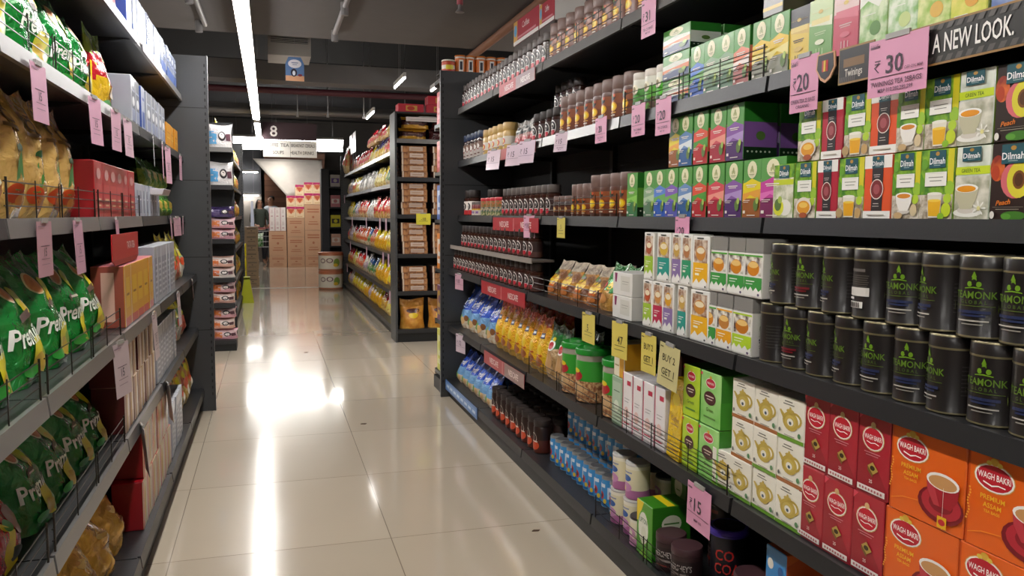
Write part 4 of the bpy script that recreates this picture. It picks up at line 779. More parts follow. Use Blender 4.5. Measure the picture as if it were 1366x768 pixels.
CC = jar('cocoa_tub', .062, .245, [(0, mat('#1c1a24', .4))], mat('#1c1a24', .4), [('t', 'CO', .42, .70, .17, .55, '#c82a24'), ('t', 'COA', .5, .48, .17, .75, '#c82a24'), ('r', .3, .30, .7, .32, '#5a4a5a')], .024, mat('#4a34a4', .35), 1.14, 1.0, rim=mat('#46309a', .35), lidtop=mat('#15131a', .4))
row('R', 5, CC, [2.45], 'tall purple-lidded cocoa tub with red letters', 'tub', back=.10, rot=.0); turn(ITEMS[-1][0], .95, .062)
for k in (0, 1): row('R', 5, CO, [2.195], ["front", "rear"][k]+" cocoa tin beside the blue carton", 'tin', back=.03+.14*k)
BC = carton('blue_orange_carton', .10, .2, .345, P('#2f86c8'), P('#d8641c'), P('#d8641c'), [('e', .5, .55, .3, .18, '#e8c24a'), ('e', .5, .55, .24, .14, '#e9e4d8'), ('r', .3, .53, .7, .56, '#2a4a9a'), ('e', .25, .85, .15, .05, '#e9e4d8'), ('e', .75, .82, .12, .05, '#1f5a9a')], [('p', [(0, 0), (1, 0), (1, .8), (.4, 1), (0, .9)], '#c4521a'), ('e', .5, .4, .3, .1, '#e88a3a')])
row('R', 5, BC, [2.02], 'blue carton with orange sides low beside cocoa tins', 'carton', back=.05, up=0, rot=.05)
row('R', 5, BC, [1.8, 1.66], 'rear blue carton with orange sides', 'carton', back=.2)
# ================================================================== PRODUCTS, LEFT RACK
def green_bag(seed, wd=.27, ht=.32, dp=.13, sag=.2, peak=2.6):
    return bag('green_tea_bag', wd, ht, dp, [(0, F('#0f7a2c', .1)), (.5, F('#128436', .1)), (.88, F('#2f9a4a', .1))],
        [('e', .34, .78, .15, .10, '#e6d9a8'), ('e', .34, .78, .12, .085, G2('#b86a3a', '#d8925a', 20)), ('e', .6, .72, .12, .09, '#c8d42a'), ('e', .62, .64, .08, .06, '#e0c81e'), ('p', [(.34, .57), (.64, .62), (.64, .56), (.34, .51)], '#4a2a1c'), ('r', .40, .545, .58, .565, '#d8ccc0'),
         ('ts', 'Premium', .5, .40, .15, .86, .06, '#f2f2e8'), ('e', .62, .22, .26, .15, '#d8cc2a'), ('e', .72, .18, .16, .10, '#7aa62a'), ('e', .5, .17, .14, .08, '#c8a83a'), ('e', .3, .12, .16, .05, '#2f9a3a')], seed, sag=sag, peak=peak, e0=.75)
GB = [green_bag(31), green_bag(32), green_bag(33)]
GBL = [green_bag(34, .42, .378, .16, .1, 3.2), green_bag(35, .42, .378, .16, .1, 3.2)]
GBM = [green_bag(s_, .265, .34, .14, .15, 3) for s_ in (38, 39, 40)]
W = ['left rack '+w_ for w_ in WH]
# second shelf: big green bags, a red and yellow bag, white cartons
row('L', 1, GBL, [2.40, 2.84], 'large glossy green tea bag', 'tea bag', rx=-.08, rot=.08)
row('L', 1, GBM, [3.21, 3.49], 'medium glossy green tea bag', 'tea bag', rx=-.03)
row('L', 1, GB, [2.5, 2.8, 3.2], 'rear glossy green tea bag', 'tea bag', back=.17)
RY = bag('red_snack_bag', .30, .37, .12, [(0, F2('#7a1f24', '#c9a83a')), (.12, F('#e0b41c')), (.42, F('#c4202c')), (.72, F('#a9c02a')), (.9, F('#7a9a2a'))], [('e', .6, .5, .26, .14, '#d83a4a'), ('ts', 'Gold', .6, .55, .1, .5, .05, '#f3ece0'), ('p', [(.02, .12), (.35, .1), (.2, .6), (.02, .6)], '#e8c21c'), ('e', .5, .12, .3, .07, '#4a9a4a'), ('e', .7, .3, .18, .08, '#e8dcc8')], 36)
row('L', 1, RY, [3.95], 'red yellow and green snack bag', 'bag', rx=-.04); row('L', 1, RY, [3.78], 'pinkish red bag behind the red snack bag', 'bag', back=.12)
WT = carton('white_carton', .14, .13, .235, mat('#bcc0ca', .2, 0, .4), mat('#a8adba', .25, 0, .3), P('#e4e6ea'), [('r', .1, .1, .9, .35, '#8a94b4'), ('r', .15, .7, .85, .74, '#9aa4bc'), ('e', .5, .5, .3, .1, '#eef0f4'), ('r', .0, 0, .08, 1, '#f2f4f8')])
BW = carton('blue_carton', .12, .13, .235, P('#c9d0e0'), P('#24489c'), P('#c9d0e0'), [('r', .1, .1, .9, .45, '#3a5aa8'), ('r', .15, .7, .85, .76, '#4a6ab4')], [('r', .2, .6, .8, .64, '#d8e0f0')])
row('L', 1, WT, [4.32, 4.47], 'glossy white carton beside the red bag', 'carton'); row('L', 1, BW, [4.66], 'white carton with royal blue sides', 'carton'); row('L', 1, WT, [4.86, 5.02, 5.18, 5.34, 5.5], 'glossy white carton near the pillar', 'carton')
YC = carton('yellow_carton', .2, .13, .165, P('#d8941c'), P('#c8841a'), P('#d8941c'), [('r', .1, .6, .9, .65, '#b8741a'), ('r', .1, .4, .9, .44, '#f0c45a')])
row('L', 1, YC, [5.75, 5.97, 6.2], 'amber yellow carton', 'carton')
# top shelf
SP = bag('small_pouch', .17, .24, .08, [(0, F2('#2f6a34', '#c8b8a0')), (.4, F2('#b02a2c', '#dcd4c8')), (.8, F('#2f7a38'))], [('e', .5, .55, .25, .1, '#eee8de'), ('r', .3, .3, .7, .34, '#c9a83a')], 37)
row('L', 0, SP, [3.66, 3.82, 3.98, 4.14], 'red and green small pouch', 'pouch')
BB = carton('blue_carton', .15, .13, .24, P('#24409a'), P('#2a4aa4'), P('#9ac4e4'), [('r', .1, .1, .9, .3, '#4aa0dc'), ('r', .2, .6, .8, .64, '#c9d8f0'), ('r', .2, .5, .7, .53, '#c9d8f0')], [('r', .1, .1, .9, .2, '#4aa0dc')])
row('L', 0, BB, [4.32], 'deep blue carton', 'carton')
WL = carton('milk_carton', .122, .12, .23, mat('#9fa9c4', .2, 0, .4), mat('#b4b9c6', .2, 0, .4), P('#eceef2'), [('r', 0, 0, .05, 1, '#5a6484'), ('r', 0, 0, 1, .42, '#4a66a8'), ('r', .1, .6, .9, .64, '#8a98c0'), ('e', .5, .78, .3, .08, '#c4cad8'), ('r', 0, .0, 1, .06, '#a8803a')], [('r', 0, 0, 1, .3, '#5a74b0')])  # dark left edge strip paints the shaded gap between neighbouring cartons
row('L', 0, WL, span(4.42, 6.36, 13), 'white and blue milk carton', 'carton')
# third shelf: gold bags, red cartons, small white cartons, green bags
def gold(seed, wd=.215, ht=.39):
    return bag('gold_tea_bag', wd, ht, .14, [(0, mat('#f2c674', .2, .4, .9, 'foil')), (.8, mat('#e8ba66', .2, .4, .9, 'foil'))], [('e', .3, .18, .16, .07, '#c8481c'), ('e', .5, .13, .18, .06, '#e08a2c'), ('p', [(.25, .2), (.4, .42), (.62, .5), (.5, .3), (.35, .2)], '#3f7a2c'), ('p', [(.3, .19), (.5, .3), (.7, .24), (.5, .2)], '#f0e8d8'), ('e', .5, .52, .1, .04, '#24502a'), ('e', .46, .76, .18, .05, '#6a4a1c'), ('e', .46, .76, .13, .035, '#e0b45a'), ('r', .2, .66, .8, .69, '#7a5a24')], seed, peak=3, wr=1.3)
GO = [gold(41), gold(42), gold(43)]
row('L', 2, GO, [2.12, 2.34, 2.56, 2.78, 2.99, 3.17], 'shiny gold foil tea bag', 'tea bag', rx=-.04, rot=.08)
row('L', 2, GO, [2.4, 2.8, 3.1], 'rear shiny gold foil tea bag', 'tea bag', back=.16)
RC = carton('red_carton', .155, .13, .215, mat('#b8202c', .3, 0, .3), mat('#a81a26', .3, 0, .3), P('#c02a36'), [('r', .15, .1, .85, .6, '#c8484c'), ('r', .25, .3, .75, .34, '#e8c8a0'), ('r', .3, .2, .7, .23, '#e8c8a0'), ('e', .5, .78, .25, .1, '#d8a0a0')])
row('L', 2, RC, span(3.33, 4.27, 6), 'crimson carton', 'carton')
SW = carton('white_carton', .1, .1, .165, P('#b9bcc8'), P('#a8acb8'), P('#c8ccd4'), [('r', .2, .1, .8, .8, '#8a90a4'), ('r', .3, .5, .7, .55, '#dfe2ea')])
row('L', 2, SW, span(4.31, 5.22, 8), 'small grey-white carton', 'carton')
GV = bag('green_leaf_bag', .235, .18, .12, [(0, F2('#4a8a24', '#a4b43a')), (.6, F('#3f7a1e'))], [('e', .5, .4, .25, .2, '#c8a83a')], 44)
row('L', 2, GV, [5.36, 5.62, 5.88, 6.14], 'lower leafy green bag', 'bag'); row('L', 2, GV, [5.40, 5.66, 5.92, 6.16], 'upper leafy green bag', 'bag', up=.185, back=.03, rx=-.1)
ST = carton('price_leaflet_stack', .3, .18, .035, P('#d8ccd4'), P('#cfc8cc'), P('#e4dce0'), [], (), [('r', .1, .2, .9, .3, '#b8a8b0')])
put(ST, (-.56, 4.95, 1.60), PI/2, .35, 'leaflet holder', 'white leaflet holder clipped in front of small white cartons', W[2])
# fourth shelf
row('L', 3, bag('lemon_snack_bag', .25, .33, .13, [(0, F2('#3f8a2a', '#d8cc2a')), (.3, F('#c4cc1e')), (.85, F('#d8dc3a'))], [('e', .4, .3, .2, .12, '#e0c8a8'), ('e', .6, .2, .15, .08, '#2f7a2c')], 99, peak=2.6), [1.84], 'lemon and green bag cut by the frame edge', 'bag', rx=-.15)
row('L', 3, GBM, span(1.98, 3.38, 5), 'glossy green premium tea bag', 'tea bag', rx=-.18, rot=.05)
row('L', 3, GB, span(1.9, 3.3, 5), 'rear glossy green premium tea bag', 'tea bag', rx=-.05, back=.20, rot=.05)
YR = carton('yellow_carton', .17, .12, .245, P('#d99a24'), P('#9a4a3a'), P('#d87a80'), [('r', .1, 0, .9, .14, '#c83a2c'), ('r', .2, .3, .8, .8, '#e4b42c'), ('r', .3, .5, .7, .54, '#8a4a1c'), ('r', .0, .0, .06, 1, '#e4d4c4')], [('r', .3, .1, .7, .9, '#e0b4a0')])
row('L', 3, YR, span(3.45, 4.30, 5), 'yellow and red tea carton', 'carton')
g = G(); g.box(-.31, .31, 0, .004, 0, .10, P('#b81a26')); art(g, [('t', 'TATA TEA', .68, .5, .3, .35, '#f0d8d4')], .62, .10, lambda x, z, k: (x, -.0006*k, z)); g.prism([(-.31, 0), (.31, 0), (.25, -.02), (-.25, -.02)], 'y', .0, .004, P('#9a1620'))
o = g.obj('header_card'); o.location = (-.565, 3.62, 1.045+.272); o.rotation_euler = (0, 0, PI/2); tag(o, 'bright red header card standing behind green tea bags, left rack fourth shelf down', 'header card')
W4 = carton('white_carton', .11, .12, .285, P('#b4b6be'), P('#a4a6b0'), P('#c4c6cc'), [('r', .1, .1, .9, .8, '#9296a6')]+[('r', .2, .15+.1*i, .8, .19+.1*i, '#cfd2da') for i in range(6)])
row('L', 3, W4, span(4.34, 5.22, 7), 'silvery white patterned carton', 'carton')
def yg(seed, ht=.33, c1='#d84a2c', c2='#2f8a3a', c3='#e0d81e'):
    return bag('snack_bag', .28, ht, .12, [(0, F2(c1, '#d8c8a0')), (.35, F2(c2, c1)), (.72, F(c3))], [('e', .45, .4, .25, .12, '#e8582c'), ('e', .6, .25, .2, .1, '#efe8d8'), ('e', .3, .6, .14, .08, '#e0d81e')], seed)
Y1, Y2, Y3 = yg(45), yg(46, .30, '#c9c8b8', '#4a9a3a'), yg(47, .38, '#c9a01e', '#b0242c', '#3f8a3a')
row('L', 3, [Y1, Y2], [5.40, 5.66, 5.92, 6.18], 'yellow green and orange snack bag', 'bag', rx=-.08)
# fifth shelf
GBm = [green_bag(51, .235, .29, .13, .3), green_bag(52, .235, .29, .13, .3)]
row('L', 4, GBm, span(2.32, 3.32, 4), 'dark green premium tea bag', 'tea bag', rx=-.25, rot=.06)
row('L', 4, GBm, span(2.1, 3.3, 5), 'second-row dark green premium tea bag', 'tea bag', rx=-.15, rot=.06, back=.17)
AG = bag('red_tea_bag', .30, .30, .13, [(0, F('#b01a1e', .1)), (.66, F('#1c1412', .1))], [('ts', 'TATA', .5, .78, .11, .6, .05, '#d8cfc8'), ('ts', 'AGNI', .55, .57, .12, .6, .05, '#f0b01c'), ('e', .72, .34, .16, .12, '#7a3a20'), ('p', [(.3, 0), (.65, 0), (.55, .3), (.4, .42)], '#e0c81e'), ('e', .55, .1, .1, .06, '#2a2a1c'), ('e', .5, .36, .06, .05, '#3f8a2a')], 53, sag=.3)
row('L', 4, AG, [2.15], 'red and black tea bag with yellow lettering', 'tea bag', rx=-.25); row('L', 4, AG, [1.83], 'red tea bag cut by the frame corner', 'tea bag', rx=-.25)
BR = carton('brown_carton', .1, .12, .185, P('#d8c0ae'), P('#5a1a1c'), P('#c8a890'), [('r', 0, 0, .3, 1, '#9a5a2c'), ('r', .5, .3, .85, .7, '#e8d8cc'), ('r', .3, .0, .5, 1, '#c99a3a')])
row('L', 4, BR, span(3.36, 4.26, 8), 'lower brown and pink tea carton', 'carton'); row('L', 4, BR, span(3.34, 4.2, 7), 'upper brown and pink tea carton', 'carton', up=.187)
row('L', 4, W4, span(4.32, 5.18, 7), 'silvery white patterned carton', 'carton')
row('L', 4, [Y2, yg(48, .27)], [5.34, 5.60, 5.88, 6.16], 'green snack bag with yellow top', 'bag', rx=-.08)
# bottom shelf
GF = [bag('gold_foil_bag', .235, .34, .15, [(0, mat('#e4ae48', .2, .45, .9, 'foil')), (.8, mat('#efc058', .2, .45, .9, 'foil'))], [('e', .6, .2, .1, .05, '#7a4a14'), ('r', .3, .35, .7, .37, '#9a6a1c'), ('e', .4, .5, .14, .05, '#e8c46a')], 55+i, sag=.3, wr=2.0) for i in range(2)]
row('L', 5, GF, [2.60, 2.88, 3.14, 3.40], 'crumpled gold foil bag', 'bag', rx=-.18, rot=.1)
row('L', 5, GF, [2.8, 3.1, 3.32], 'rear crumpled gold foil bag', 'bag', rx=-.1, back=.2, rot=.1)
R6 = carton('red_carton', .135, .12, .205, P('#dcc9a4'), P('#8a0f18'), P('#c4182a'), [('r', 0, .0, .16, 1, '#c81a28'), ('e', .38, .5, .16, .38, '#c99a24'), ('r', .6, .1, .75, .9, '#e6dcc8'), ('r', .8, .0, 1, 1, '#d8b8b0')])
row('L', 5, R6, span(3.56, 4.54, 7), 'lower red and gold tea carton', 'carton'); row('L', 5, R6, span(3.6, 4.5, 6), 'upper red and gold tea carton', 'carton', up=.208)
row('L', 5, W4, span(4.6, 5.2, 5), 'silvery white patterned carton', 'carton')
row('L', 5, [Y3, yg(49, .38, '#c8a01e', '#d0a01c', '#a8242c')], [5.38, 5.66, 5.94, 6.2], 'tall red and yellow snack bag', 'bag', rx=-.06)

# ================================================================== CARDS, STRIPS
PK = '#d996b4'; YL = '#d9c65e'
def card(side, y, ztop, wd, ht, col, lines, desc, x=None, r=.4, rz=0., tilt=0., ry=0., cat='price card', clip=True):
    g = G(); g.box(-wd/2, wd/2, 0, .0012, -ht, 0, mat(col, r, 0, .5 if r < .3 else 0)); art(g, lines, wd, ht, lambda px, pz, k: (px, -.0003*k-.0002, pz-ht))
    o = g.obj('price_card'); X = x if x is not None else (1.462 if side == 'R' else -.583)
    o.location = (X, y, ztop); o.rotation_euler = (tilt, ry, RZ[side]+rz); tag(o, desc, cat)
    if clip:
        c = G(); c.box(-wd*.2, wd*.2, -.003, .004, -.004, .009, M_CHAN); c.obj('clip', o)
    return o
def rupee(n, big=.34, low=()):
    L = [('r', .03, .86, .2, .90, '#6a4a5a')]
    for v in (.62, .57): L.append(('r', .12, v, .22, v+.018, '#3a2a38'))
    L += [('p', [(.20, .62), (.20, .56), (.13, .52), (.21, .42), (.19, .42), (.11, .52), (.17, .57)], '#3a2a38')]
    L += [('t', n, .47, .54, big*.85, .42, '#3a2a38'), ('r', .05, .33, .95, .342, '#3a2a38')]
    for (s, v, h) in low: L.append(('t', s, .5, v, h, .86, '#5a3a50'))
    return L
card('R', 1.612, 1.935, .19, .138, PK, rupee('30', .36, (('TWININGS TEA 25BAGS', .22, .085), ('MRP 310,280,285,299', .10, .065)))+[('t', 'SAVE', .12, .9, .06, .2, '#8a5a74'), ('t', 'OFF ON MRP', .80, .42, .05, .3, '#7a4a64')], 'largest pink price card reading 30, under the top green tea cartons', x=1.445)
card('R', 1.985, 1.955, .125, .155, PK, rupee('20', .36, (('GREEN TEA 25 BAGS', .20, .07), ('ORGANIC', .10, .06)))+[('t', 'SAVE', .16, .9, .07, .25, '#8a5a74')], 'pink price card reading 20 beside the hanging gold-edged card')
lo = (('TEA 25 BAGS', .2, .07), ('MRP 160', .1, .05))
card('R', 2.84, 1.955, .125, .14, PK, rupee('20', .3, lo), 'pink price card reading 20 below the stack of wide green cartons')
card('R', 3.06, 1.96, .125, .13, PK, rupee('20', .3, lo), 'pink price card reading 20 below the green and white canisters')
card('R', 3.45, 1.95, .13, .115, PK, rupee('20', .3, lo), 'pink price card below the tall brown-capped jars, second shelf down')
card('R', 3.96, 1.93, .11, .10, '#d9c0ca', rupee('15', .3, lo), 'glossy tilted pink card left of the shelf joint, second shelf down', r=.2, tilt=-.15, rz=.3)
for y, d in ((5.18, 'farthest shiny pale pink card of three under the clear pouches'), (4.72, 'middle shiny pale pink card of three under the clear pouches'), (4.46, 'nearest shiny pale pink card of three under the clear pouches')):
    card('R', y, 1.93, .16, .13, '#dcc4cf', rupee('15', .3), d, r=.2, tilt=-.12, rz=.3, x=1.435)
card('R', 2.985, 2.365, .125, .15, PK, rupee('31', .3, lo), 'pink price card hanging from the top shelf where jars end')
card('R', 2.668, 1.50, .105, .115, PK, rupee('20', .3, lo), 'pink price card reading 20 in front of slim white cartons', ry=0)
card('R', 3.96, 1.49, .12, .105, '#cfc05c', [('t', '5', .5, .55, .2, .3, '#3a3420'), ('r', .2, .36, .8, .38, '#3a3420'), ('r', .2, .2, .8, .22, '#6a6238'), ('r', .05, .9, .25, .93, '#6a6238')], 'yellow price card alone below the brown coffee jars')
card('R', 4.5, 1.50, .12, .13, '#dba8bd', rupee('10', .3), 'pink price card hanging across the red shelf strip, third shelf down', rz=.25)
yl = lambda a, b: [('t', a, .5, .68, .16, .62, '#3a3420'), ('t', b, .5, .36, .16, .62, '#3a3420'), ('r', .2, .22, .8, .235, '#3a3420'), ('r', .05, .9, .2, .93, '#6a6238')]
y5 = [('t', '5', .45, .52, .22, .3, '#3a3420'), ('r', .2, .36, .8, .375, '#3a3420'), ('r', .2, .25, .8, .265, '#6a6238'), ('r', .05, .9, .25, .93, '#6a6238')]
card('R', 3.37, 1.058, .15, .135, YL, y5, 'yellow price card marked 5 under green pouches', x=1.383)
card('R', 3.03, 1.062, .13, .15, YL, [('t', '47', .55, .5, .22, .5, '#3a3420'), ('r', .2, .33, .9, .345, '#3a3420'), ('r', .2, .22, .8, .235, '#6a6238')], 'yellow price card marked 47 under white plum cartons', x=1.383, rz=.08)
card('R', 2.76, 1.050, .125, .15, YL, yl('BUY 2', 'GET 1'), 'upright yellow card reading BUY 2 GET 1', x=1.382)
card('R', 2.585, 1.035, .13, .16, '#cfc48c', yl('BUY 2', 'GET 1'), 'slanted paler yellow card reading BUY 2 GET 1', x=1.381, ry=.12, rz=.1)
card('R', 2.355, .585, .155, .155, PK, rupee('15', .34, (('MRP 150', .2, .06),)), 'pink price card reading 15 low beside the green cartons', x=1.382, ry=.03)
card('R', 5.98, 1.05, .15, .12, '#c79aaa', rupee('10', .3), 'small pink card above the blue milk powder bags', x=1.383, rz=.2)
card('R', 5.93, .59, .17, .14, '#c8b4c0', rupee('12', .3), 'small pink card below the blue milk powder bags', x=1.383, rz=.2)
# sign strips on the shelf rails
def strip(y0, y1, z1, h, x, col, A, label, name='shelf_edge_strip', ang=0.):
    L = abs(y1-y0); g = G(); g.box(-L/2, L/2, 0, .003, -h, 0, mat(col, .4)); art(g, A, L, h, lambda px, pz, k: (px, -.00006*k-.0002, pz-h))
    o = g.obj(name); o.location = (x, (y0+y1)/2, z1); o.rotation_euler = (0, 0, -PI/2); tag(o, label, 'shelf strip'); return o
hatch = [('p', [(.02+.055*i, .06), (.05+.055*i, .06), (.065+.055*i, .2), (.035+.055*i, .2)], '#57524f') for i in range(17)]+[('p', [(.02+.055*i, .8), (.05+.055*i, .8), (.065+.055*i, .94), (.035+.055*i, .94)], '#57524f') for i in range(17)]
strip(1.60, 1.10, 1.942, .095, 1.458, '#9a7440', [('r', .005, .05, .995, .95, '#2b2827')]+hatch+[('t', 'IN A NEW LOOK.', .34, .5, .44, .50, '#f4f0ea')], 'black gold-edged shelf strip with white lettering NEW LOOK', 'sign_strip')
strip(1.835, 1.705, 1.945, .095, 1.458, '#9a7440', [('r', .02, .05, .98, .95, '#2b2827')]+hatch[:9]+[('r', .15, .45, .75, .68, '#7a5a34'), ('t', 'Twinings', .45, .3, .2, .5, '#d8d0c4')], 'short black gold-edged shelf strip with a bronze bar', 'sign_strip')
g = G(); g.prism([(-.035, 0), (.035, 0), (.04, -.04), (.02, -.07), (0, -.08), (-.02, -.07), (-.04, -.04)], 'y', 0, .004, P('#cf9a70')); g.prism([(-.030, -.004), (.030, -.004), (.034, -.04), (.016, -.063), (0, -.072), (-.016, -.063), (-.034, -.04)], 'y', -.001, .0, P('#2b2424')); g.box(-.012, .012, -.002, -.001, -.05, -.02, P('#b8242c')); g.box(-.004, .004, -.003, -.002, -.05, -.02, P('#d8b83a'))
o = g.obj('crest_badge'); o.location = (1.455, 1.885, 1.945); o.rotation_euler = (0, 0, -PI/2); tag(o, 'small black and copper crest badge on the shelf edge', 'badge')
NZ = [('t', 'NESCAFE', .28, .5, .42, .36, '#f2dcd8'), ('r', .495, .05, .505, .95, '#e0a0a0'), ('t', 'NESCAFE', .76, .5, .42, .36, '#f2dcd8')]
strip(5.16, 4.42, 2.345, .075, 1.462, '#b02a38', [('t', 'NESCAFE', .3, .5, .45, .36, '#f0d8d8'), ('r', .5, 0, 1, 1, '#8f6a70'), ('t', 'NESCAFE', .76, .5, .42, .36, '#f2e4e4')], 'red and silvery shelf strip on the top shelf edge')
strip(5.36, 4.40, 1.93, .07, 1.463, '#b83a44', [('r', 0, 0, 1, 1, '#b04450')], 'red shelf strip behind the shiny cards, second shelf down')
strip(5.30, 4.33, 1.486, .085, 1.462, '#a8202c', NZ+[('r', .5, .0, 1, .02, '#5a1a20')], 'bright red shelf strip below the grey-capped jars, third shelf down')
strip(5.30, 4.32, 1.058, .085, 1.382, '#a8202c', NZ, 'bright red shelf strip below two tiers of small jars')
strip(5.22, 4.32, .590, .085, 1.382, '#a83a40', [('r', .55, 0, 1, 1, '#8f6c68')]+NZ, 'red fading to grey shelf strip below the orange snack bags')
# left rack cards
pl = [('r', .2, .55, .8, .565, '#5a4050'), ('t', '15', .5, .45, .15, .5, '#3a2c3a'), ('r', .2, .32, .8, .33, '#5a4050'), ('r', .2, .22, .75, .23, '#7a6070'), ('r', .05, .9, .5, .92, '#8a7080')]
for y, zt, wd, ht, d, col in ((2.47, 1.895, .13, .155, 'pink price card below the large green bags, first', '#d8a4bc'), (3.20, 1.905, .13, .165, 'pink price card below the green bags, second', '#d8a4bc'), (3.62, 1.91, .16, .16, 'pink price card below the red snack bag', '#d8a8bc'), (3.90, 1.905, .18, .16, 'shiny pink card beside the one below the snack bag', '#dbb4c4'), (4.72, 1.90, .15, .15, 'white card below the glossy white cartons', '#dcdce0'),
                            (5.1, 1.90, .16, .2, 'narrow pink card second from the pillar, second shelf down', '#d8a8bc'), (5.35, 1.90, .14, .22, 'narrow pink card under the yellow cartons', '#d8a8bc'), (6.1, 1.90, .14, .17, 'narrow pink card beside the pillar, second shelf down', '#c89aac'),
                            (2.46, 1.475, .13, .15, 'pinkish brown price card nearest, below the gold bags', '#b98e98'), (2.86, 1.475, .13, .17, 'pink price card below the gold bags', '#c294a8'), (3.55, 1.475, .13, .17, 'pink price card below the crimson cartons', '#c294a8'), (5.4, 1.47, .2, .13, 'pink card below the leafy green bags', '#b88e9c'), (5.75, 1.47, .2, .12, 'second pink card below the leafy green bags', '#b88e9c'), (6.15, 1.47, .2, .12, 'pink card by the pillar, third shelf down', '#b88e9c')):
    card('L', y, zt, wd, ht, col, pl, d+', left rack', x=-.586, rz=random.uniform(-.12, .12), tilt=random.uniform(-.06, .02))
for y, zt, wd, ht, d in ((3.10, 1.04, .14, .19, 'whitish price card below yellow cartons, left rack fourth shelf down'), (3.98, 1.04, .14, .21, 'long pale price card below the silvery cartons, left rack'), (5.0, 1.04, .14, .19, 'pale price card nearer the pillar, left rack fourth shelf down'), (5.9, 1.04, .13, .13, 'dim price card below the snack bags, left rack fourth shelf down')):
    card('L', y, zt, wd, ht, '#c8b4b8', pl, d, x=-.515, rz=random.uniform(-.2, .2), tilt=-.05)
for y, zt, wd, ht, d in ((3.52, .63, .14, .20, 'pale price card below the brown cartons, left rack fifth shelf down'), (4.38, .63, .15, .19, 'white curled price card on left rack fifth shelf down')):
    card('L', y, zt, wd, ht, '#cfc4c4', pl, d, x=-.515, rz=.25, tilt=-.08)
g = G(); g.box(-.16, .16, -.004, 0, -.06, .0, P('#cfc9c4')); art(g, [('r', .1, .3, .9, .5, '#b8aeb0')], .32, .06, lambda x, z, k: (x, -.0045-.0004*k, z-.06)); 
for i, (y, z) in enumerate(((4.62, 2.36), (5.0, 2.36))):
    g = G(); g.box(-.17, .17, 0, .003, -.055, .0, P('#b9a6ae')); art(g, [('r', .05+.3*k, .2, .3+.3*k, .8, '#cdbcc4') for k in range(3)], .34, .055, lambda x, zz, k: (x, -.0004*k-.0002, zz-.055))
    o = g.obj('shelf_edge_strip'); o.location = (-.585, y, z); o.rotation_euler = (0, 0, PI/2); tag(o, ['nearer', 'farther'][i]+' pale pink label strip on the edge of the left rack top shelf', 'shelf strip')
# ================================================================== RACK ENDS AND THE FAR AISLE
ESH = [2.30, 1.90, 1.50, 1.05, .60, .16]
def endcap(name, label, x0, x1, yf, yb, face, SHZ, top=2.62, sides=True):
    """short shelves across a rack end; face -1: open side towards -y (the camera), +1: towards +y"""
    e = bpy.data.objects.new(name, None); COL.objects.link(e); e.location = ((x0+x1)/2, (yf+yb)/2, 0); tag(e, label, 'end shelves')
    cx, cy = e.location[0], e.location[1]
    for z in SHZ:
        g = G(); g.box(x0-cx+.012, x1-cx, min(yf, yb)-cy, max(yf, yb)-cy, z-.028, z, M_SHELF); y = yf-cy; g.box(x0-cx+.012, x1-cx, y-.006, y+.006, z-.045, z+.004, M_RAIL_LIT if z > 2 else M_SHELF); g.obj('shelf', e)
    g = G(); g.box(x0-cx, x1-cx, yb-cy+(.003 if face > 0 else -.02), yb-cy+(.02 if face > 0 else -.003), .02, top, M_BACK); g.obj('back_panel', e)
    for xx in (x0, x1):
        g = G(); g.box(xx-cx-.012, xx-cx+.012, min(yf+.25*(-face)*-1, yb)-cy if False else min(yf, yb)-cy, max(yf, yb)-cy, 0, top if xx == x0 or True else top, M_STEEL)
        if sides: g.obj('side_panel', e)
    g = G(); g.box(x0-cx, x1-cx, min(yf, yb)-cy+.02, max(yf, yb)-cy, 0, .11, M_BLACK); g.obj('plinth', e)
    return e
# end of the right rack (faces away), its goods peep out past the panel
endcap('end_display_shelves', 'narrow end shelves on the far end of the coffee rack, seen edge-on', 1.36, 1.95, 6.86, 6.455, 1, [2.62, 2.26, 1.86, 1.46, 1.04, .60, .16], top=2.64, sides=False)
def epack(c, c2, ht, wd=.16): return carton('end_display_box', wd, .2, ht, P(c), P(c), P(c), [('r', .1, .2, .9, .8, c2)], [('r', .1, .15, .9, .85, c2), ('e', .5, .6, .25, .12, c), ('r', .2, .28, .8, .36, c)])
for i, (z, ht, c, c2, d) in enumerate(((2.261, .27, '#c22a3a', '#d8808a', 'red patterned pack highest'), (1.861, .26, '#b8242f', '#d8707a', 'red pack'), (1.461, .29, '#3a62b4', '#c8d4e8', 'blue and white pack'), (1.041, .30, '#e0842c', '#e8e2da', 'orange and white pack'), (.601, .30, '#6a2a5a', '#b8923a', 'purple and gold pack'), (.161, .36, '#c8c82a', '#dfe0a0', 'yellow-green pack lowest'))):
    for k in range(3): put(epack(c, c2, ht), (1.38+.085+.17*k, 6.83, z), PI, 0, 'pack', d+' on the coffee rack end'+['', ', second inward', ', third inward'][k], 'behind the panel')
OT = jar('orange_tub', .055, .10, [(0, P('#c8341c')), (.3, P('#e8e0d0')), (.65, P('#c8441c'))], P('#c8441c'), [('r', .2, .25, .8, .65, '#e0cc2a')], .012, mat('#e6ddd0', .3), 1.04)
OC = jar('orange_canister', .045, .145, [(0, P('#d8701c')), (.9, P('#e8e0d4'))], P('#d8701c'), [('r', .3, .1, .7, .8, '#efe8de'), ('r', .38, .2, .62, .7, '#3a3440')], .012, mat('#d87a2a', .35), 1.03)
put(OT, (1.42, 6.48, 2.6215+.03), 0, 0, 'tub', 'red and orange tub on top of the rack end panel', 'beside orange canisters')
for i, x in enumerate((1.52, 1.60, 1.69, 1.78, 1.87)): put(OC, (x, 6.50, 2.6515), random.uniform(-.05, .05), 0, 'canister', ['first', 'second', 'third', 'fourth', 'fifth'][i]+' orange canister from the pillar edge', 'on top of the coffee rack end')
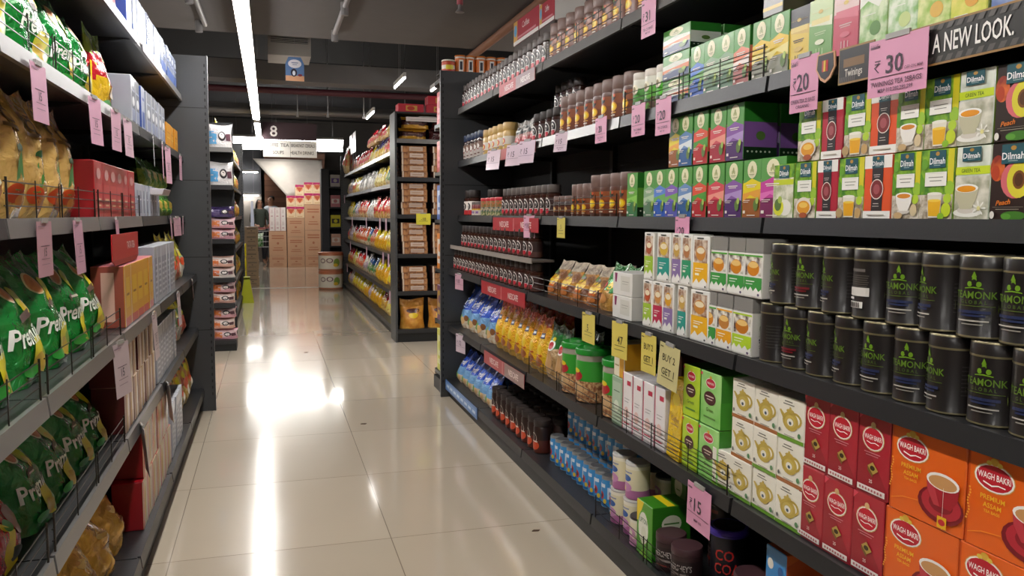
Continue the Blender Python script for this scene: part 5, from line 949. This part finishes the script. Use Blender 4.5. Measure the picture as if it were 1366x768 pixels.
g = G(); g.box(1.345, 1.95, 6.44, 6.66, 2.64, 2.651, M_SHELF); o = g.obj('rack_top_shelf'); tag(o, 'thin dark top board carrying orange canisters on the coffee rack end', 'shelf')
# foot brackets at the ends of both near racks
endcap('end_display_shelves', 'narrow end shelves on the far end of the left rack, mostly hidden by its panel', -1.02, -.455, 6.78, 6.455, 1, [1.9, 1.46, 1.04, .60, .16], top=2.6, sides=False)

# right-hand snack rack further down the aisle
YJ2 = [9.76, 10.9, 12.05, 13.2, 14.35, 15.5, 16.6]
rack('snack_rack', 'further steel rack of snack bags beyond the coffee rack', 1, 1.455, 1.45, 1.43, 1.46, 1.40, 1.93, YJ2, [2.28, 1.88, 1.45, 1.0, .54, .13], (), [(0, 0), (0, 1), (0, 2), (1, 0), (1, 1)], endy=[16.6], top=2.66)
endcap('cookie_end_shelves', 'dark end shelves stacked with biscuit packs, facing the camera', 1.412, 2.35, 9.34, 9.74, -1, [2.37, 1.93, 1.50, 1.04, .60, .15], top=2.66)
g = G(); g.box(1.40, 2.36, 9.33, 9.75, 2.66, 2.68, M_SHELF); o = g.obj('rack_top_shelf'); tag(o, 'thin dark top board on the biscuit end shelves', 'shelf')
def cookie(c1='#a06a3c', c2='#e0d0b8', wd=.30, ht=.072): 
    return carton('biscuit_pack', wd, .2, ht, G2(c1, '#b07c4c', 25), P('#5a2e24'), P('#8a7464'), [('r', .32, .2, .86, .85, c2), ('r', .4, .4, .78, .6, '#b89a84'), ('r', .0, 0, .06, 1, '#d8c8b4')])
CK = [cookie('#7c4a2c', '#cdb8a8'), cookie('#8a5430', '#c4ae9c'), cookie('#6f4028', '#b8a294')]
for li, (z, n) in enumerate(((1.93, 5), (1.50, 5), (1.04, 5), (.60, 4))):
    for c, x in enumerate((1.63, 2.0, 2.25)):
        if c == 2: continue
        for k in range(n):
            put(CK[(li+k) % 3], (x+random.uniform(-.01, .01), 9.37+random.uniform(0, .02), z+.001+.0735*k), random.uniform(-.04, .04), 0, 'biscuit pack',
                ['bottom', 'second', 'third', 'fourth', 'fifth'][k]+' biscuit pack in the '+['aisle-side', 'inner'][c]+' pile, end shelves', ['second shelf down', 'third shelf down', 'fourth shelf down', 'fifth shelf down'][li])
CBK = cookie('#3a1c1c', '#6a4a48', .12)
for li, (z, n) in enumerate(((1.93, 5), (1.50, 5), (1.04, 5), (.60, 3))):
    for k in range(n): put(CBK, (1.49, 9.575, z+.001+.0735*k), 0, 0, 'biscuit pack', ['bottom', 'second', 'third', 'fourth', 'fifth'][k]+' dark rear biscuit pack by the upright', ['second', 'third', 'fourth', 'fifth'][li]+' shelf down, end shelves', s=(1, .7, 1))
LOAF = bag('cake_pack', .34, .14, .20, [(0, F('#c8922c')), (.3, F('#4a2420')), (.72, F('#c8922c'))], [('r', .3, .42, .7, .58, '#7a5a54')], 61, e0=.8, peak=3)
LOAF2 = bag('cake_pack', .34, .14, .20, [(0, F('#4a2020')), (.72, F('#3a1c1c'))], [('r', .3, .35, .7, .5, '#b89a94')], 62, e0=.8, peak=3)
for k, (x, t, d) in enumerate(((1.63, LOAF, 'gold and brown cake pack'), (1.99, LOAF2, 'dark maroon cake pack'))):
    for q in range(2): put(t, (x+.03*q, 9.38, 2.371+.13*q), 0, 0, 'cake pack', ['lower ', 'upper '][q]+d+' on the highest end shelf', 'biscuit end shelves')
BN = bag('bun_bag', .30, .36, .2, [(0, G2('#c8822c', '#e0a84a', 12)), (.35, G2('#d8983a', '#b06a24', 10)), (.75, F('#c88a3a'))], [('e', .5, .62, .28, .08, '#4a2424'), ('e', .5, .45, .2, .1, '#e8c41c')], 63, e0=.85)
put(BN, (1.62, 9.36, .151), .05, -.05, 0 and '' or 'bag', 'large golden bun bag beside the upright', 'lowest biscuit end shelf'); put(BN, (1.95, 9.38, .151), -.1, -.05, 'bag', 'second large golden bun bag further in', 'lowest biscuit end shelf')
RP = carton('red_snack_pack', .30, .2, .10, P('#c8283c'), P('#c8283c'), P('#d8a83a'), [('r', .3, .2, .75, .8, '#d8a84a'), ('e', .5, .5, .15, .25, '#c83a2c')])
for i, (x, z) in enumerate(((1.60, 2.681), (1.93, 2.681), (1.95, 2.783), (2.22, 2.681))): put(RP, (x, 9.4, z), 0, 0, 'pack', ['nearest the upright', 'second inward, lower', 'second inward, stacked', 'third inward'][i]+' red and gold pack', 'on top of the biscuit end shelves')
card('R', 9.33, 1.515, .17, .13, '#d8cc3a', [('t', '-10', .5, .5, .25, .5, '#3a3420'), ('r', .2, .3, .8, .33, '#3a3420')], 'yellow price card reading 10 on the biscuit end shelves', x=1.73, rz=PI/2)
card('R', 9.33, 2.625, .5, .05, '#cfc4c0', [('r', .1, .3, .9, .5, '#b0a8a4')], 'long pale label strip under the top of the biscuit end shelves', x=1.78, rz=PI/2, cat='shelf strip')
# snack bags along that rack
PALS = [('#dcb06a', '#dc1c38', '#cc1228'), ('#e0b860', '#ecc60c', '#2c2078'), ('#e4cc80', '#dccc60', '#dcc404'), ('#d8d4cc', '#c8c4bc', '#9a968e'), ('#dcc090', '#d86a4a', '#d8241c'), ('#e8b82c', '#e0a01c', '#e8d01e'), ('#d8c8b8', '#b89ab0', '#e8e0d8'), ('#e0c060', '#c8942c', '#b02030'), ('#d8b878', '#dc4a2c', '#e8d41e'), ('#cfc0a0', '#3f8a44', '#2f5a9a'), ('#c89a5a', '#e8d01e', '#e8dc3a'), ('#d8cab0', '#e06030', '#dc5a1c')]
CN = ['red and cream', 'yellow and violet', 'pale cream', 'silver-grey', 'red-topped orange', 'golden yellow', 'lilac and white', 'maroon and gold', 'yellow-topped red', 'blue and green', 'lemon', 'orange']
def snack(i, wd=.26, ht=.3):
    a, b, c = PALS[i]
    return bag('snack_bag', wd, ht, .14, [(0, G2(a, '#a8742c', 25)), (.30, F2(b, a)), (.62, F(c))], [('e', .5, .30, .28, .12, b), ('e', .5, .62, .26, .1, '#efe6d6'), ('r', .3, .6, .7, .64, c)], 70+i)
SN = [snack(i) for i in range(12)]
SEQ = {0: [0, 0, 1, 1, 2, 0, 0, 0, 4, 4, 6, 6], 1: [4, 9, 2, 2, 3, 3, 3, 3, 2, 8, 6, 2], 2: [8, 4, 0, 0, 3, 3, 4, 4, 6, 9, 2, 2], 3: [8, 10, 5, 5, 4, 9, 11, 11, 4, 7, 6, 0], 4: [8, 10, 5, 5, 9, 9, 6, 4, 4, 2, 0, 7], 5: [1, 2, 7, 5, 5, 6, 5, 10, 10, 10, 6, 7]}
Z2 = [2.28, 1.88, 1.45, 1.0, .54, .13]; LVN = ['top shelf', 'second shelf down', 'third shelf down', 'fourth shelf down', 'fifth shelf down', 'bottom shelf']
for lv in range(6):
    n = 22
    for k in range(n):
        y = 10.03+k*(16.42-10.03)/(n-1); i = SEQ[lv][min(11, int(k*12/n))]
        put(SN[i], (1.488+random.uniform(0, .02), y, Z2[lv]+.001), -PI/2+random.uniform(-.1, .1), random.uniform(-.15, 0), 'snack bag', CN[i]+' snack bag', 'snack rack '+LVN[lv], s=(1.05, 1, random.uniform(.95, 1.1) if lv else .98))
    if lv == 0:
        for k in range(12):
            y = 10.05+k*.30; i = [4, 4, 1, 1, 2, 0, 0, 0, 0, 0, 0, 0][k]
            put(SN[i], (1.53+random.uniform(0, .03), y, Z2[0]+.302), -PI/2+random.uniform(-.1, .1), -.2, 'snack bag', 'piled '+CN[i]+' snack bag', 'snack rack top shelf', s=(1.05, 1, random.uniform(.7, .95)))
for i, (x, y) in enumerate(((1.50, 15.5), (1.50, 14.9))):
    g = G(); g.box(-.25, .25, 0, .004, 0, .36, P('#c4b8b6')); art(g, [('r', .1, .1, .9, .9, '#cbbfbd')], .5, .36, lambda x_, z_, k: (x_, -.0005*k, z_)); o = g.obj('blank_sign_board'); o.location = (x, y, 2.62); o.rotation_euler = (0, 0, -PI/2); tag(o, ['farther', 'nearer'][i]+' pale blank sign board above the snack rack', 'sign')
    g = G(); g.tube((-.2, .006, -.34), (-.2, .006, .1), .006, M_PIPE, 5); g.tube((.2, .006, -.34), (.2, .006, .1), .006, M_PIPE, 5); g.obj('post', o)
FL = bag('hanging_snack_bunch', .34, .42, .2, [(0, F2('#d8c8a0', '#b0883c')), (.3, F2('#c8b070', '#d83a2c', 18)), (.7, F2('#a8a86a', '#c8302c', 18))], [('e', .3, .6, .1, .07, '#d8302c'), ('e', .6, .45, .1, .07, '#d8302c'), ('e', .7, .7, .08, .06, '#e0642c')], 90)
put(FL, (1.37, 15.9, 2.287), -PI/2, 0, 'snack bunch', 'red and cream snack bunch hanging off the rack corner', 'far end of the snack rack', s=(1.3, 1, 1.2))
for y, lv in ((10.4, 2), (11.0, 2), (12.6, 2), (14.8, 2), (10.2, 3), (10.7, 3), (12.6, 3), (15.2, 3), (16.3, 1), (10.1, 4), (15.9, 4)):
    card('R', y, Z2[lv], .13, .16, '#cfa8b8', pl, 'tiny pink price card on the snack rack '+LVN[lv]+', '+['', '', '', 'third'][0]+('at the far end' if y > 15.85 else 'near the far end' if y > 14.5 else 'midway' if y > 12 else 'at the near end' if y < 10.45 else 'just past the near end'), x=1.44, clip=False)

# left-hand rack beyond the near one
YJ3 = [9.6, 10.7, 11.8, 12.9, 14.0, 15.2]
rack('snack_rack', 'further steel rack beyond the left rack, its yellow goods facing the aisle', -1, -.47, -.465, -.45, -.48, -.44, -1.0, YJ3, [2.28, 1.88, 1.45, 1.0, .54, .13], (), (), endy=[15.2], top=2.72)
endcap('pack_end_shelves', 'end shelves of white and pink packs beyond the left rack, facing the camera', -1.0, -.37, 9.2, 9.58, -1, [2.20, 1.80, 1.22, .80, .52, .12], top=2.5, sides=False)
def pack(c1, c2, c3, wd=.26, ht=.116, seed=0):
    return bag('soft_pack', wd, ht, .22, [(0, F(c1, 0)), (.3, F(c2, 0)), (.85, F(c1, 0))], [('r', .05, .15, .4, .7, c3), ('e', .62, .5, .16, .22, '#2a2428'), ('e', .62, .5, .1, .14, '#e9e0dc'), ('r', .78, .3, .96, .6, '#5a3440')], seed, e0=.9, peak=4, nu=10, nv=8)
PWH = pack('#e6e2e0', '#d8d4d6', '#4aa0d8', ht=.26, seed=1); PPK = pack('#d8a0ac', '#e0c0c4', '#d87a3c', seed=2); POR = pack('#e0b0a0', '#ecdcd4', '#d8743c', seed=3); PCR = pack('#e8dcd4', '#dcc8c4', '#c8602c', seed=4); PVI = pack('#4a3a6a', '#3a2c5a', '#5a4a7a', seed=5)
for lv, (z, L_) in enumerate(((2.20, [PWH]), (1.80, [PWH]), (1.22, [PPK, PPK, PVI]), (.80, [PCR, POR]), (.52, [POR, PPK]), (.12, [PPK, POR, PPK]))):
    for c in range(2):
        zz = z+.002
        for k, t in enumerate(L_):
            put(t, (-.37-.135-.28*c+random.uniform(-.01, .02), 9.24, zz), random.uniform(-.05, .05), 0, 'soft pack', ['lowest', 'second', 'third'][k]+' soft pack of the '+['aisle-side', 'inner'][c]+' pile', LVN[lv]+', end shelves beyond the left rack'); zz += .265 if t is PWH else .12
for lv, z in enumerate(Z2[:5]+[.13]):
    for k in range(11):
        y = 9.85+k*.5; i = [5, 10, 2, 10, 8, 7][(lv+k) % 6]
        put(SN[i], (-.465-.03+random.uniform(0, .02), y, z+.001), PI/2+random.uniform(-.1, .1), 0, 'snack bag', CN[i]+' snack bag', 'rack beyond the left one, '+LVN[lv])
YS = bag('yellow_bag', .13, .24, .08, [(0, F('#d8c81e')), (.7, F('#c8b41a'))], [('e', .5, .5, .2, .14, '#4a4a1c')], 95)
for i in range(4): put(YS, (-.47, 15.26, .001+.2425*i), 0, 0, 'bag', ['lowest', 'second', 'third', 'highest'][i]+' yellow bag hanging by the far pillar', 'beyond the left racks')
# leaning yellow floor sign
e = bpy.data.objects.new('floor_sign', None); COL.objects.link(e); e.location = (-.38, 14.2, 0); tag(e, 'yellow-green folding floor sign leaning by the far left shelves', 'floor sign')
g = G(); g.prism([(-.11, 0), (.11, 0), (.045, .42), (-.045, .42)], 'y', -.07, -.062, mat('#bcc424', .45)); g.obj('front_panel', e)
g = G(); g.prism([(-.11, 0), (.11, 0), (.045, .42), (-.045, .42)], 'y', .06, .068, mat('#cfa08a', .45)); g.obj('back_panel', e)
g = G(); g.box(-.05, .05, -.07, .068, .40, .44, mat('#a8b020', .45)); g.obj('hinge', e)

# stacked brown cartons and tubs on the floor at the aisle end
def brown(wd, dp, ht, c='#cfa280', m='#b47050', name='shipping_carton'):
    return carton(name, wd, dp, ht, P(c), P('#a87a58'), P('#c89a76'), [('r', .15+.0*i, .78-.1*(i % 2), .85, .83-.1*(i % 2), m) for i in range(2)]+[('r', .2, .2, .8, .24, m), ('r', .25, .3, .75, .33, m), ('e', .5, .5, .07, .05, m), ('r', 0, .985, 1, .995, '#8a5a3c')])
LBX = brown(.26, .34, .175, '#a68a68', '#4a4238')
for i in range(7): put(LBX, (-.36+random.uniform(-.01, .01), 17.5, .001+.176*i), random.uniform(-.03, .03), 0, 'carton', ['bottom', 'second', 'third', 'fourth', 'fifth', 'sixth', 'topmost'][i]+' tan carton of the tall narrow pile', 'left of the aisle end')
BC1 = brown(.47, .4, .33); BC2 = brown(.47, .4, .69); BC3 = brown(.47, .4, .53); BC4 = brown(.47, .4, .72)
CT = [('left', 0.22, [BC1, BC2]), ('centre', .71, [BC1, BC3, BC3]), ('right', 1.19, [BC1, BC4, BC4])]
PKW = carton('magenta_topped_carton', .235, .3, .305, P('#f0d4ac'), P('#dcbc94'), P('#d0407a'), [('r', 0, .78, 1, 1, '#c02a6a'), ('e', .5, .6, .42, .22, '#e8b080'), ('p', [(.1, .76), (.9, .76), (.5, .3)], '#c8603c'), ('r', .2, .1, .8, .14, '#c89a5a')])
WHC = carton('white_striped_carton', .145, .3, .325, P('#e8ddd6'), P('#d8ccc4'), P('#efe6e0'), [('r', 0, 0, .1, 1, '#d89aa0'), ('r', .3, .2, .7, .3, '#c8a0a0'), ('r', .3, .5, .7, .8, '#dccac4')])
for nm, x, L_ in CT:
    z = .001
    for k, t in enumerate(L_):
        h = {id(BC1): .33, id(BC2): .69, id(BC3): .53, id(BC4): .72}[id(t)]
        put(t, (x, 23.4, z), random.uniform(-.015, .015), 0, 'carton', ['bottom', 'second', 'third', 'fourth'][k]+' brown shipping carton of the '+nm+' stack', 'at the aisle end'); z += h+.002
    if nm == 'left':
        for r_ in range(2):
            for c_ in range(3): put(WHC, (x-.15+.15*c_, 23.42, z+.327*r_), 0, 0, 'carton', ['left', 'middle', 'right'][c_]+' white striped carton, '+['lower', 'upper'][r_]+' row', 'on the stack nearest the shoppers')
    else:
        for r_ in range(3 if nm == 'centre' else 2):
            for c_ in range(2):
                if nm == 'centre' and r_ == 2 and c_ == 0: continue
                put(PKW, (x-.12+.24*c_, 23.42, z+.307*r_), 0, 0, 'carton', ['left', 'right'][c_]+' magenta-topped carton, '+['first', 'second', 'third'][r_]+' row up', 'on the '+nm+' brown stack')
def bucket(): 
    t = jar('snack_bucket', .24, .37, [(0, P('#b87a58')), (.12, P('#e4dac8')), (.9, P('#c8805a'))], P('#e4dac8'), [('e', .2, .6, .12, .14, '#5a2a3c'), ('e', .2, .6, .09, .1, '#e0d4c4'), ('e', .5, .62, .14, .14, '#6a3a4c'), ('e', .5, .62, .1, .1, '#e0d4c4'), ('e', .8, .5, .14, .24, '#8aa44a'), ('e', .75, .35, .1, .1, '#e8c03c')], .03, mat('#c87a58', .45), 1.04, .98, seg=28)
    return t
BK = bucket()
for i in range(2): put(BK, (1.13, 16.25, .001+.372*i), -.15, 0, 'bucket', ['lower', 'upper'][i]+' white snack bucket with brown lid', 'by the end of the snack rack')
# dark upright panel and shelf beyond the snack rack
e = bpy.data.objects.new('far_display_rack', None); COL.objects.link(e); e.location = (1.3, 17.4, 0); tag(e, 'dark narrow display rack standing behind the snack buckets', 'display rack')
g = G(); g.box(-.24, -.08, 0, .5, 0, 2.45, mat('#33343a', .5, .2)); g.obj('side_panel', e)
for z in (.35, .8, 1.2, 1.62, 2.05): g = G(); g.box(-.08, .22, .02, .5, z, z+.03, M_SHELF); g.obj('shelf', e)
g = G(); g.box(-.08, .22, .48, .5, 0, 2.45, M_BLACK); g.obj('back_panel', e)
g = G(); g.box(.18, .2, -.02, .0, 0, 1.9, mat('#c8402c', .5)); g.obj('red_post', e)
for i, (z, c, c2, d) in enumerate(((.381, '#c89a3c', '#a8782c', 'ochre'), (.831, '#d8a890', '#e8dcd0', 'peach'), (1.231, '#d8cc1e', '#3a3620', 'bright yellow'), (1.651, '#c87a80', '#e6dad4', 'pink'), (2.081, '#cfc8c4', '#6a4a9a', 'white'))):
    put(carton('display_pack', .2, .2, .25, P(c), P(c), P(c), [('r', .1, .3, .9, .7, c2), ('e', .5, .5, .2, .15, c)]), (1.35, 17.44, z), 0, 0, 'pack', d+' pack on the narrow display rack', 'behind the snack buckets')
# canopy, timber wall and shop beyond
g = G(); vs = []; NX, NY = 16, 10
for j in range(NY+1):
    for i in range(NX+1):
        u, v = i/NX, j/NY
        xl, zl = -.65+v*2.05*.0, 0
        top_ = (-.42+1.95*u, 3.08); bot = (.52+1.0*u, 1.98+.08*math.sin(PI*u))
        x = top_[0]*(1-v)+bot[0]*v; z = top_[1]*(1-v)+bot[1]*v
        vs.append((x, 24.6-.6*v+.04*math.sin(9*u+4*v)+.03*math.sin(17*u*v), z))
fs = [(j*(NX+1)+i, j*(NX+1)+i+1, (j+1)*(NX+1)+i+1, (j+1)*(NX+1)+i) for j in range(NY) for i in range(NX)]
g.add(vs, fs, mat('#b8b0a6', .75)); o = g.obj('fabric_canopy', None, 60); sm = o.modifiers.new('s', 'SOLIDIFY'); sm.thickness = .02; tag(o, 'pale grey fabric canopy sloping down behind the stacked cartons', 'canopy')
g = G()
for k in range(14): g.box(-.12, 1.7, 26.0, 26.03, 1.0+.17*k, 1.155+.17*k, mat('#8a5f48' if k % 2 else '#7d543f', .6))
g.box(-.12, 1.7, 26.03, 26.1, 0, 3.4, mat('#6a4636', .7)); o = g.obj('timber_partition'); tag(o, 'brown horizontal-board timber partition behind the shoppers', 'partition')
g = G(); g.box(-2.2, -.22, 26.1, 26.14, .0, 2.1, mat('#7d766e', .7)); g.box(-2.2, -.22, 26.08, 26.12, 2.1, 3.5, mat('#3f4044', .6)); struct(g, 'wall_far_partition')
for i, (z, y) in enumerate(((2.05, 25.9), (2.75, 25.8))): led(-1.7, -.3, y, y+.06, z, ['lower', 'upper'][i]+' bright thin light bar in the dark shop opening beyond', 0, None)
g = G()
for k in range(5): g.prism([(-.52+.012*k*0, 0), (-.40, 0), (-.43, 1.1), (-.49, 1.1)], 'y', 24.0, 24.03, mat('#b8bccb', .7)); break
o = g.obj('hanging_garment'); o.location = (.0, 0, .75); tag(o, 'pale lavender cloth hanging left of the two shoppers', 'garment')

# ------------------------------------------------------------------ the two shoppers and their trolley
def person(label, x, y, rz, h, skin, hair, top, legs, long_hair, sleeve):
    root = bpy.data.objects.new('person', None); COL.objects.link(root); root.location = (x, y, 0); root.rotation_euler = (0, 0, rz); root.scale = (h/1.7,)*3; tag(root, label, 'person')
    def skin_mesh(name, joints, edges, m, lv=2):
        me = bpy.data.meshes.new(name); me.from_pydata([j[0] for j in joints], edges, []); o = bpy.data.objects.new(name, me); COL.objects.link(o); o.parent = root
        sk = o.modifiers.new('skin', 'SKIN'); 
        for i, j in enumerate(joints):
            r = j[1]; me.skin_vertices[0].data[i].radius = (r if not isinstance(r, tuple) else r)[:2] if isinstance(r, tuple) else (r, r)
        me.skin_vertices[0].data[0].use_root = True
        sb = o.modifiers.new('sub', 'SUBSURF'); sb.levels = lv; sb.render_levels = lv; me.materials.append(m)
        for p in me.polygons: p.use_smooth = True
        return o
    ms = mat(skin, .5)
    J = [((0, 0, .95), (.13, .1)), ((0, 0, 1.12), (.115, .085)), ((0, -.01, 1.30), (.14, .10)), ((0, 0, 1.42), (.08, .07)), ((0, 0, 1.47), .048), ((0, -.01, 1.54), (.068, .078)), ((0, -.012, 1.63), (.075, .09)), ((0, -.0, 1.68), (.05, .06)),
         ((.17, 0, 1.39), .05), ((.23, -.03, 1.12), .038), ((.17, -.24, 1.02), .028), ((.15, -.31, 1.02), (.018, .034)), ((-.17, 0, 1.39), .05), ((-.23, -.03, 1.12), .038), ((-.17, -.24, 1.02), .028), ((-.15, -.31, 1.02), (.018, .034)),
         ((.09, 0, .86), .085), ((.10, -.02, .48), .055), ((.10, .01, .09), .036), ((.10, -.12, .035), (.035, .025)), ((-.09, 0, .86), .085), ((-.10, .0, .48), .055), ((-.10, .03, .09), .036), ((-.10, -.1, .035), (.035, .025))]
    E_ = [(0, 1), (1, 2), (2, 3), (3, 4), (4, 5), (5, 6), (6, 7), (3, 8), (8, 9), (9, 10), (10, 11), (3, 12), (12, 13), (13, 14), (14, 15), (0, 16), (16, 17), (17, 18), (18, 19), (0, 20), (20, 21), (21, 22), (22, 23)]
    for sx in (1, -1):          # five fingers each side, curled round the handle
        b = 11 if sx > 0 else 15; hx, hy, hz = sx*.15, -.31, 1.02
        for f in range(4):
            n = len(J); xx = hx+(f-1.5)*.018
            J += [((xx, hy-.035, hz+.01), .0085), ((xx, hy-.062, hz-.008), .008), ((xx, hy-.06, hz-.035), .007)]; E_ += [(b, n), (n, n+1), (n+1, n+2)]
        n = len(J); J += [((hx-sx*.035, hy-.015, hz-.01), .009), ((hx-sx*.03, hy-.045, hz-.03), .008)]; E_ += [(b, n), (n, n+1)]
    skin_mesh('body', J, E_, ms)
    g = G(); g.add([(0, -.098, 1.60), (-.014, -.088, 1.565), (.014, -.088, 1.565), (0, -.125, 1.568)], [(0, 1, 3), (0, 3, 2), (1, 2, 3)], ms); g.obj('nose', root)
    for sx in (1, -1):
        g = G(); g.lathe([(.006, -.004), (.012, 0), (.006, .004)], mat('#201612', .3), 8); e_ = g.obj('eye', root); e_.location = (sx*.03, -.094, 1.612); e_.rotation_euler = (PI/2, 0, 0)
    g = G(); g.box(-.024, .024, -.1, -.086, 1.532, 1.54, mat('#9a4a44', .5)); g.obj('mouth', root)
    HJ = [((0, .01, 1.70), (.07, .085)), ((0, .035, 1.66), (.085, .085)), ((0, .06, 1.58), (.07, .055))]; HE = [(0, 1), (1, 2)]
    if long_hair:
        HJ += [((0, .075, 1.45), (.085, .04)), ((0, .085, 1.28), (.075, .03)), ((.075, .0, 1.58), (.022, .04)), ((-.075, .0, 1.58), (.022, .04)), ((.085, .01, 1.40), (.022, .035)), ((-.085, .01, 1.40), (.022, .035))]; HE += [(2, 3), (3, 4), (1, 5), (1, 6), (5, 7), (6, 8)]
    skin_mesh('hair', HJ, HE, mat(hair, .6))
    SJ = [((0, 0, .88), (.155, .125)), ((0, 0, 1.12), (.135, .105)), ((0, -.01, 1.30), (.158, .12)), ((0, 0, 1.415), (.095, .085)), ((.17, 0, 1.39), .066), ((.23, -.03, 1.13), .052), ((-.17, 0, 1.39), .066), ((-.23, -.03, 1.13), .052)]
    SE = [(0, 1), (1, 2), (2, 3), (3, 4), (4, 5), (3, 6), (6, 7)]
    if sleeve: SJ += [((.175, -.22, 1.025), .038), ((-.175, -.22, 1.025), .038)]; SE += [(5, 8), (7, 9)]
    skin_mesh('shirt', SJ, SE, mat(top, .8))
    skin_mesh('trousers', [((0, 0, .92), (.145, .115)), ((.09, 0, .84), .10), ((.10, -.02, .48), .075), ((.10, .01, .12), .055), ((-.09, 0, .84), .10), ((-.10, 0, .48), .075), ((-.10, .03, .12), .055)], [(0, 1), (1, 2), (2, 3), (0, 4), (4, 5), (5, 6)], mat(legs, .8))
    return root
person('woman with long dark hair in a dark olive top beside a trolley', -.27, 24.95, .3, 1.92, '#b98a70', '#1c1614', '#3c4238', '#23242a', True, True)
person('man with short dark hair in a pale blue shirt turned towards the woman', .06, 25.55, -.5, 2.02, '#b48264', '#1a1512', '#b9c2cc', '#2a2c34', False, True)
e = bpy.data.objects.new('shopping_trolley', None); COL.objects.link(e); e.location = (-.27, 24.25, 0); tag(e, 'wire shopping trolley with greens in front of the two shoppers', 'trolley')
g = G()
for z in (.55, .7, .85, 1.0):
    k = (z-.55)*.15
    for a, b in (((-.24-k, -.3-k), (.24+k, -.3-k)), ((.24+k, -.3-k), (.24+k, .3)), ((.24+k, .3), (-.24-k, .3)), ((-.24-k, .3), (-.24-k, -.3-k))): g.tube((*a, z), (*b, z), .006, M_PIPE, 5)
for i in range(7):
    x = -.24+.08*i; g.tube((x, -.3, .55), (x*1.1, -.37, 1.0), .004, M_PIPE, 4); g.tube((x, .3, .55), (x*1.1, .3, 1.0), .004, M_PIPE, 4); g.tube((x, -.3, .55), (x, .3, .55), .004, M_PIPE, 4)
for i in range(6):
    y = -.3+.12*i
    for s in (-1, 1): g.tube((s*.24, y, .55), (s*.305, y, 1.0), .004, M_PIPE, 4)
g.obj('basket', e)
g = G()
for s in (-1, 1): g.tube((s*.24, .3, .55), (s*.22, .38, .12), .012, M_PIPE, 6); g.tube((s*.22, .38, .14), (s*.2, -.34, .14), .012, M_PIPE, 6); g.tube((s*.24, .3, 1.0), (s*.24, .4, 1.08), .012, M_PIPE, 6)
g.obj('frame', e)
g = G(); g.tube((-.26, .4, 1.08), (.26, .4, 1.08), .016, mat('#8a2430', .4), 8); g.obj('handle', e)
for x in (-.2, .2):
    for y in (-.3, .34): g = G(); g.lathe([(.05, -.012), (.06, -.008), (.06, .008), (.05, .012)], mat('#1c1c1e', .6), 14); w_ = g.obj('wheel', e); w_.location = (x, y, .062); w_.rotation_euler = (0, PI/2, 0)
LG3 = bag('leafy_vegetable_bag', .3, .25, .2, [(0, F2('#3f7a34', '#b8c8a8')), (.6, F2('#c8d4c0', '#5a8a4a'))], [], 97, e0=.9, peak=3)
put(LG3, (-.29, 24.1, .56), .2, 0, 'bag', 'bag of leafy greens lying in the shopping trolley', 'in front of the shoppers', s=(1, 1, 1.6))

# litter
for i, (x, y, d) in enumerate(((1.19, 3.52, 'tiny brown scrap on the floor near the coffee rack'), (.62, 5.72, 'tiny dark scrap on the floor midway down the aisle'), (.355, 8.9, 'tiny dark scrap on the floor near the far seam'))):
    g = G(); g.prism([(-.02, -.004), (.012, -.010), (.022, .002), (-.006, .009)], 'z', 0, .004, mat('#5a4434', .8)); o = g.obj('paper_scrap'); o.location = (x, y, 0.0005); tag(o, d, 'litter')
finish_labels()
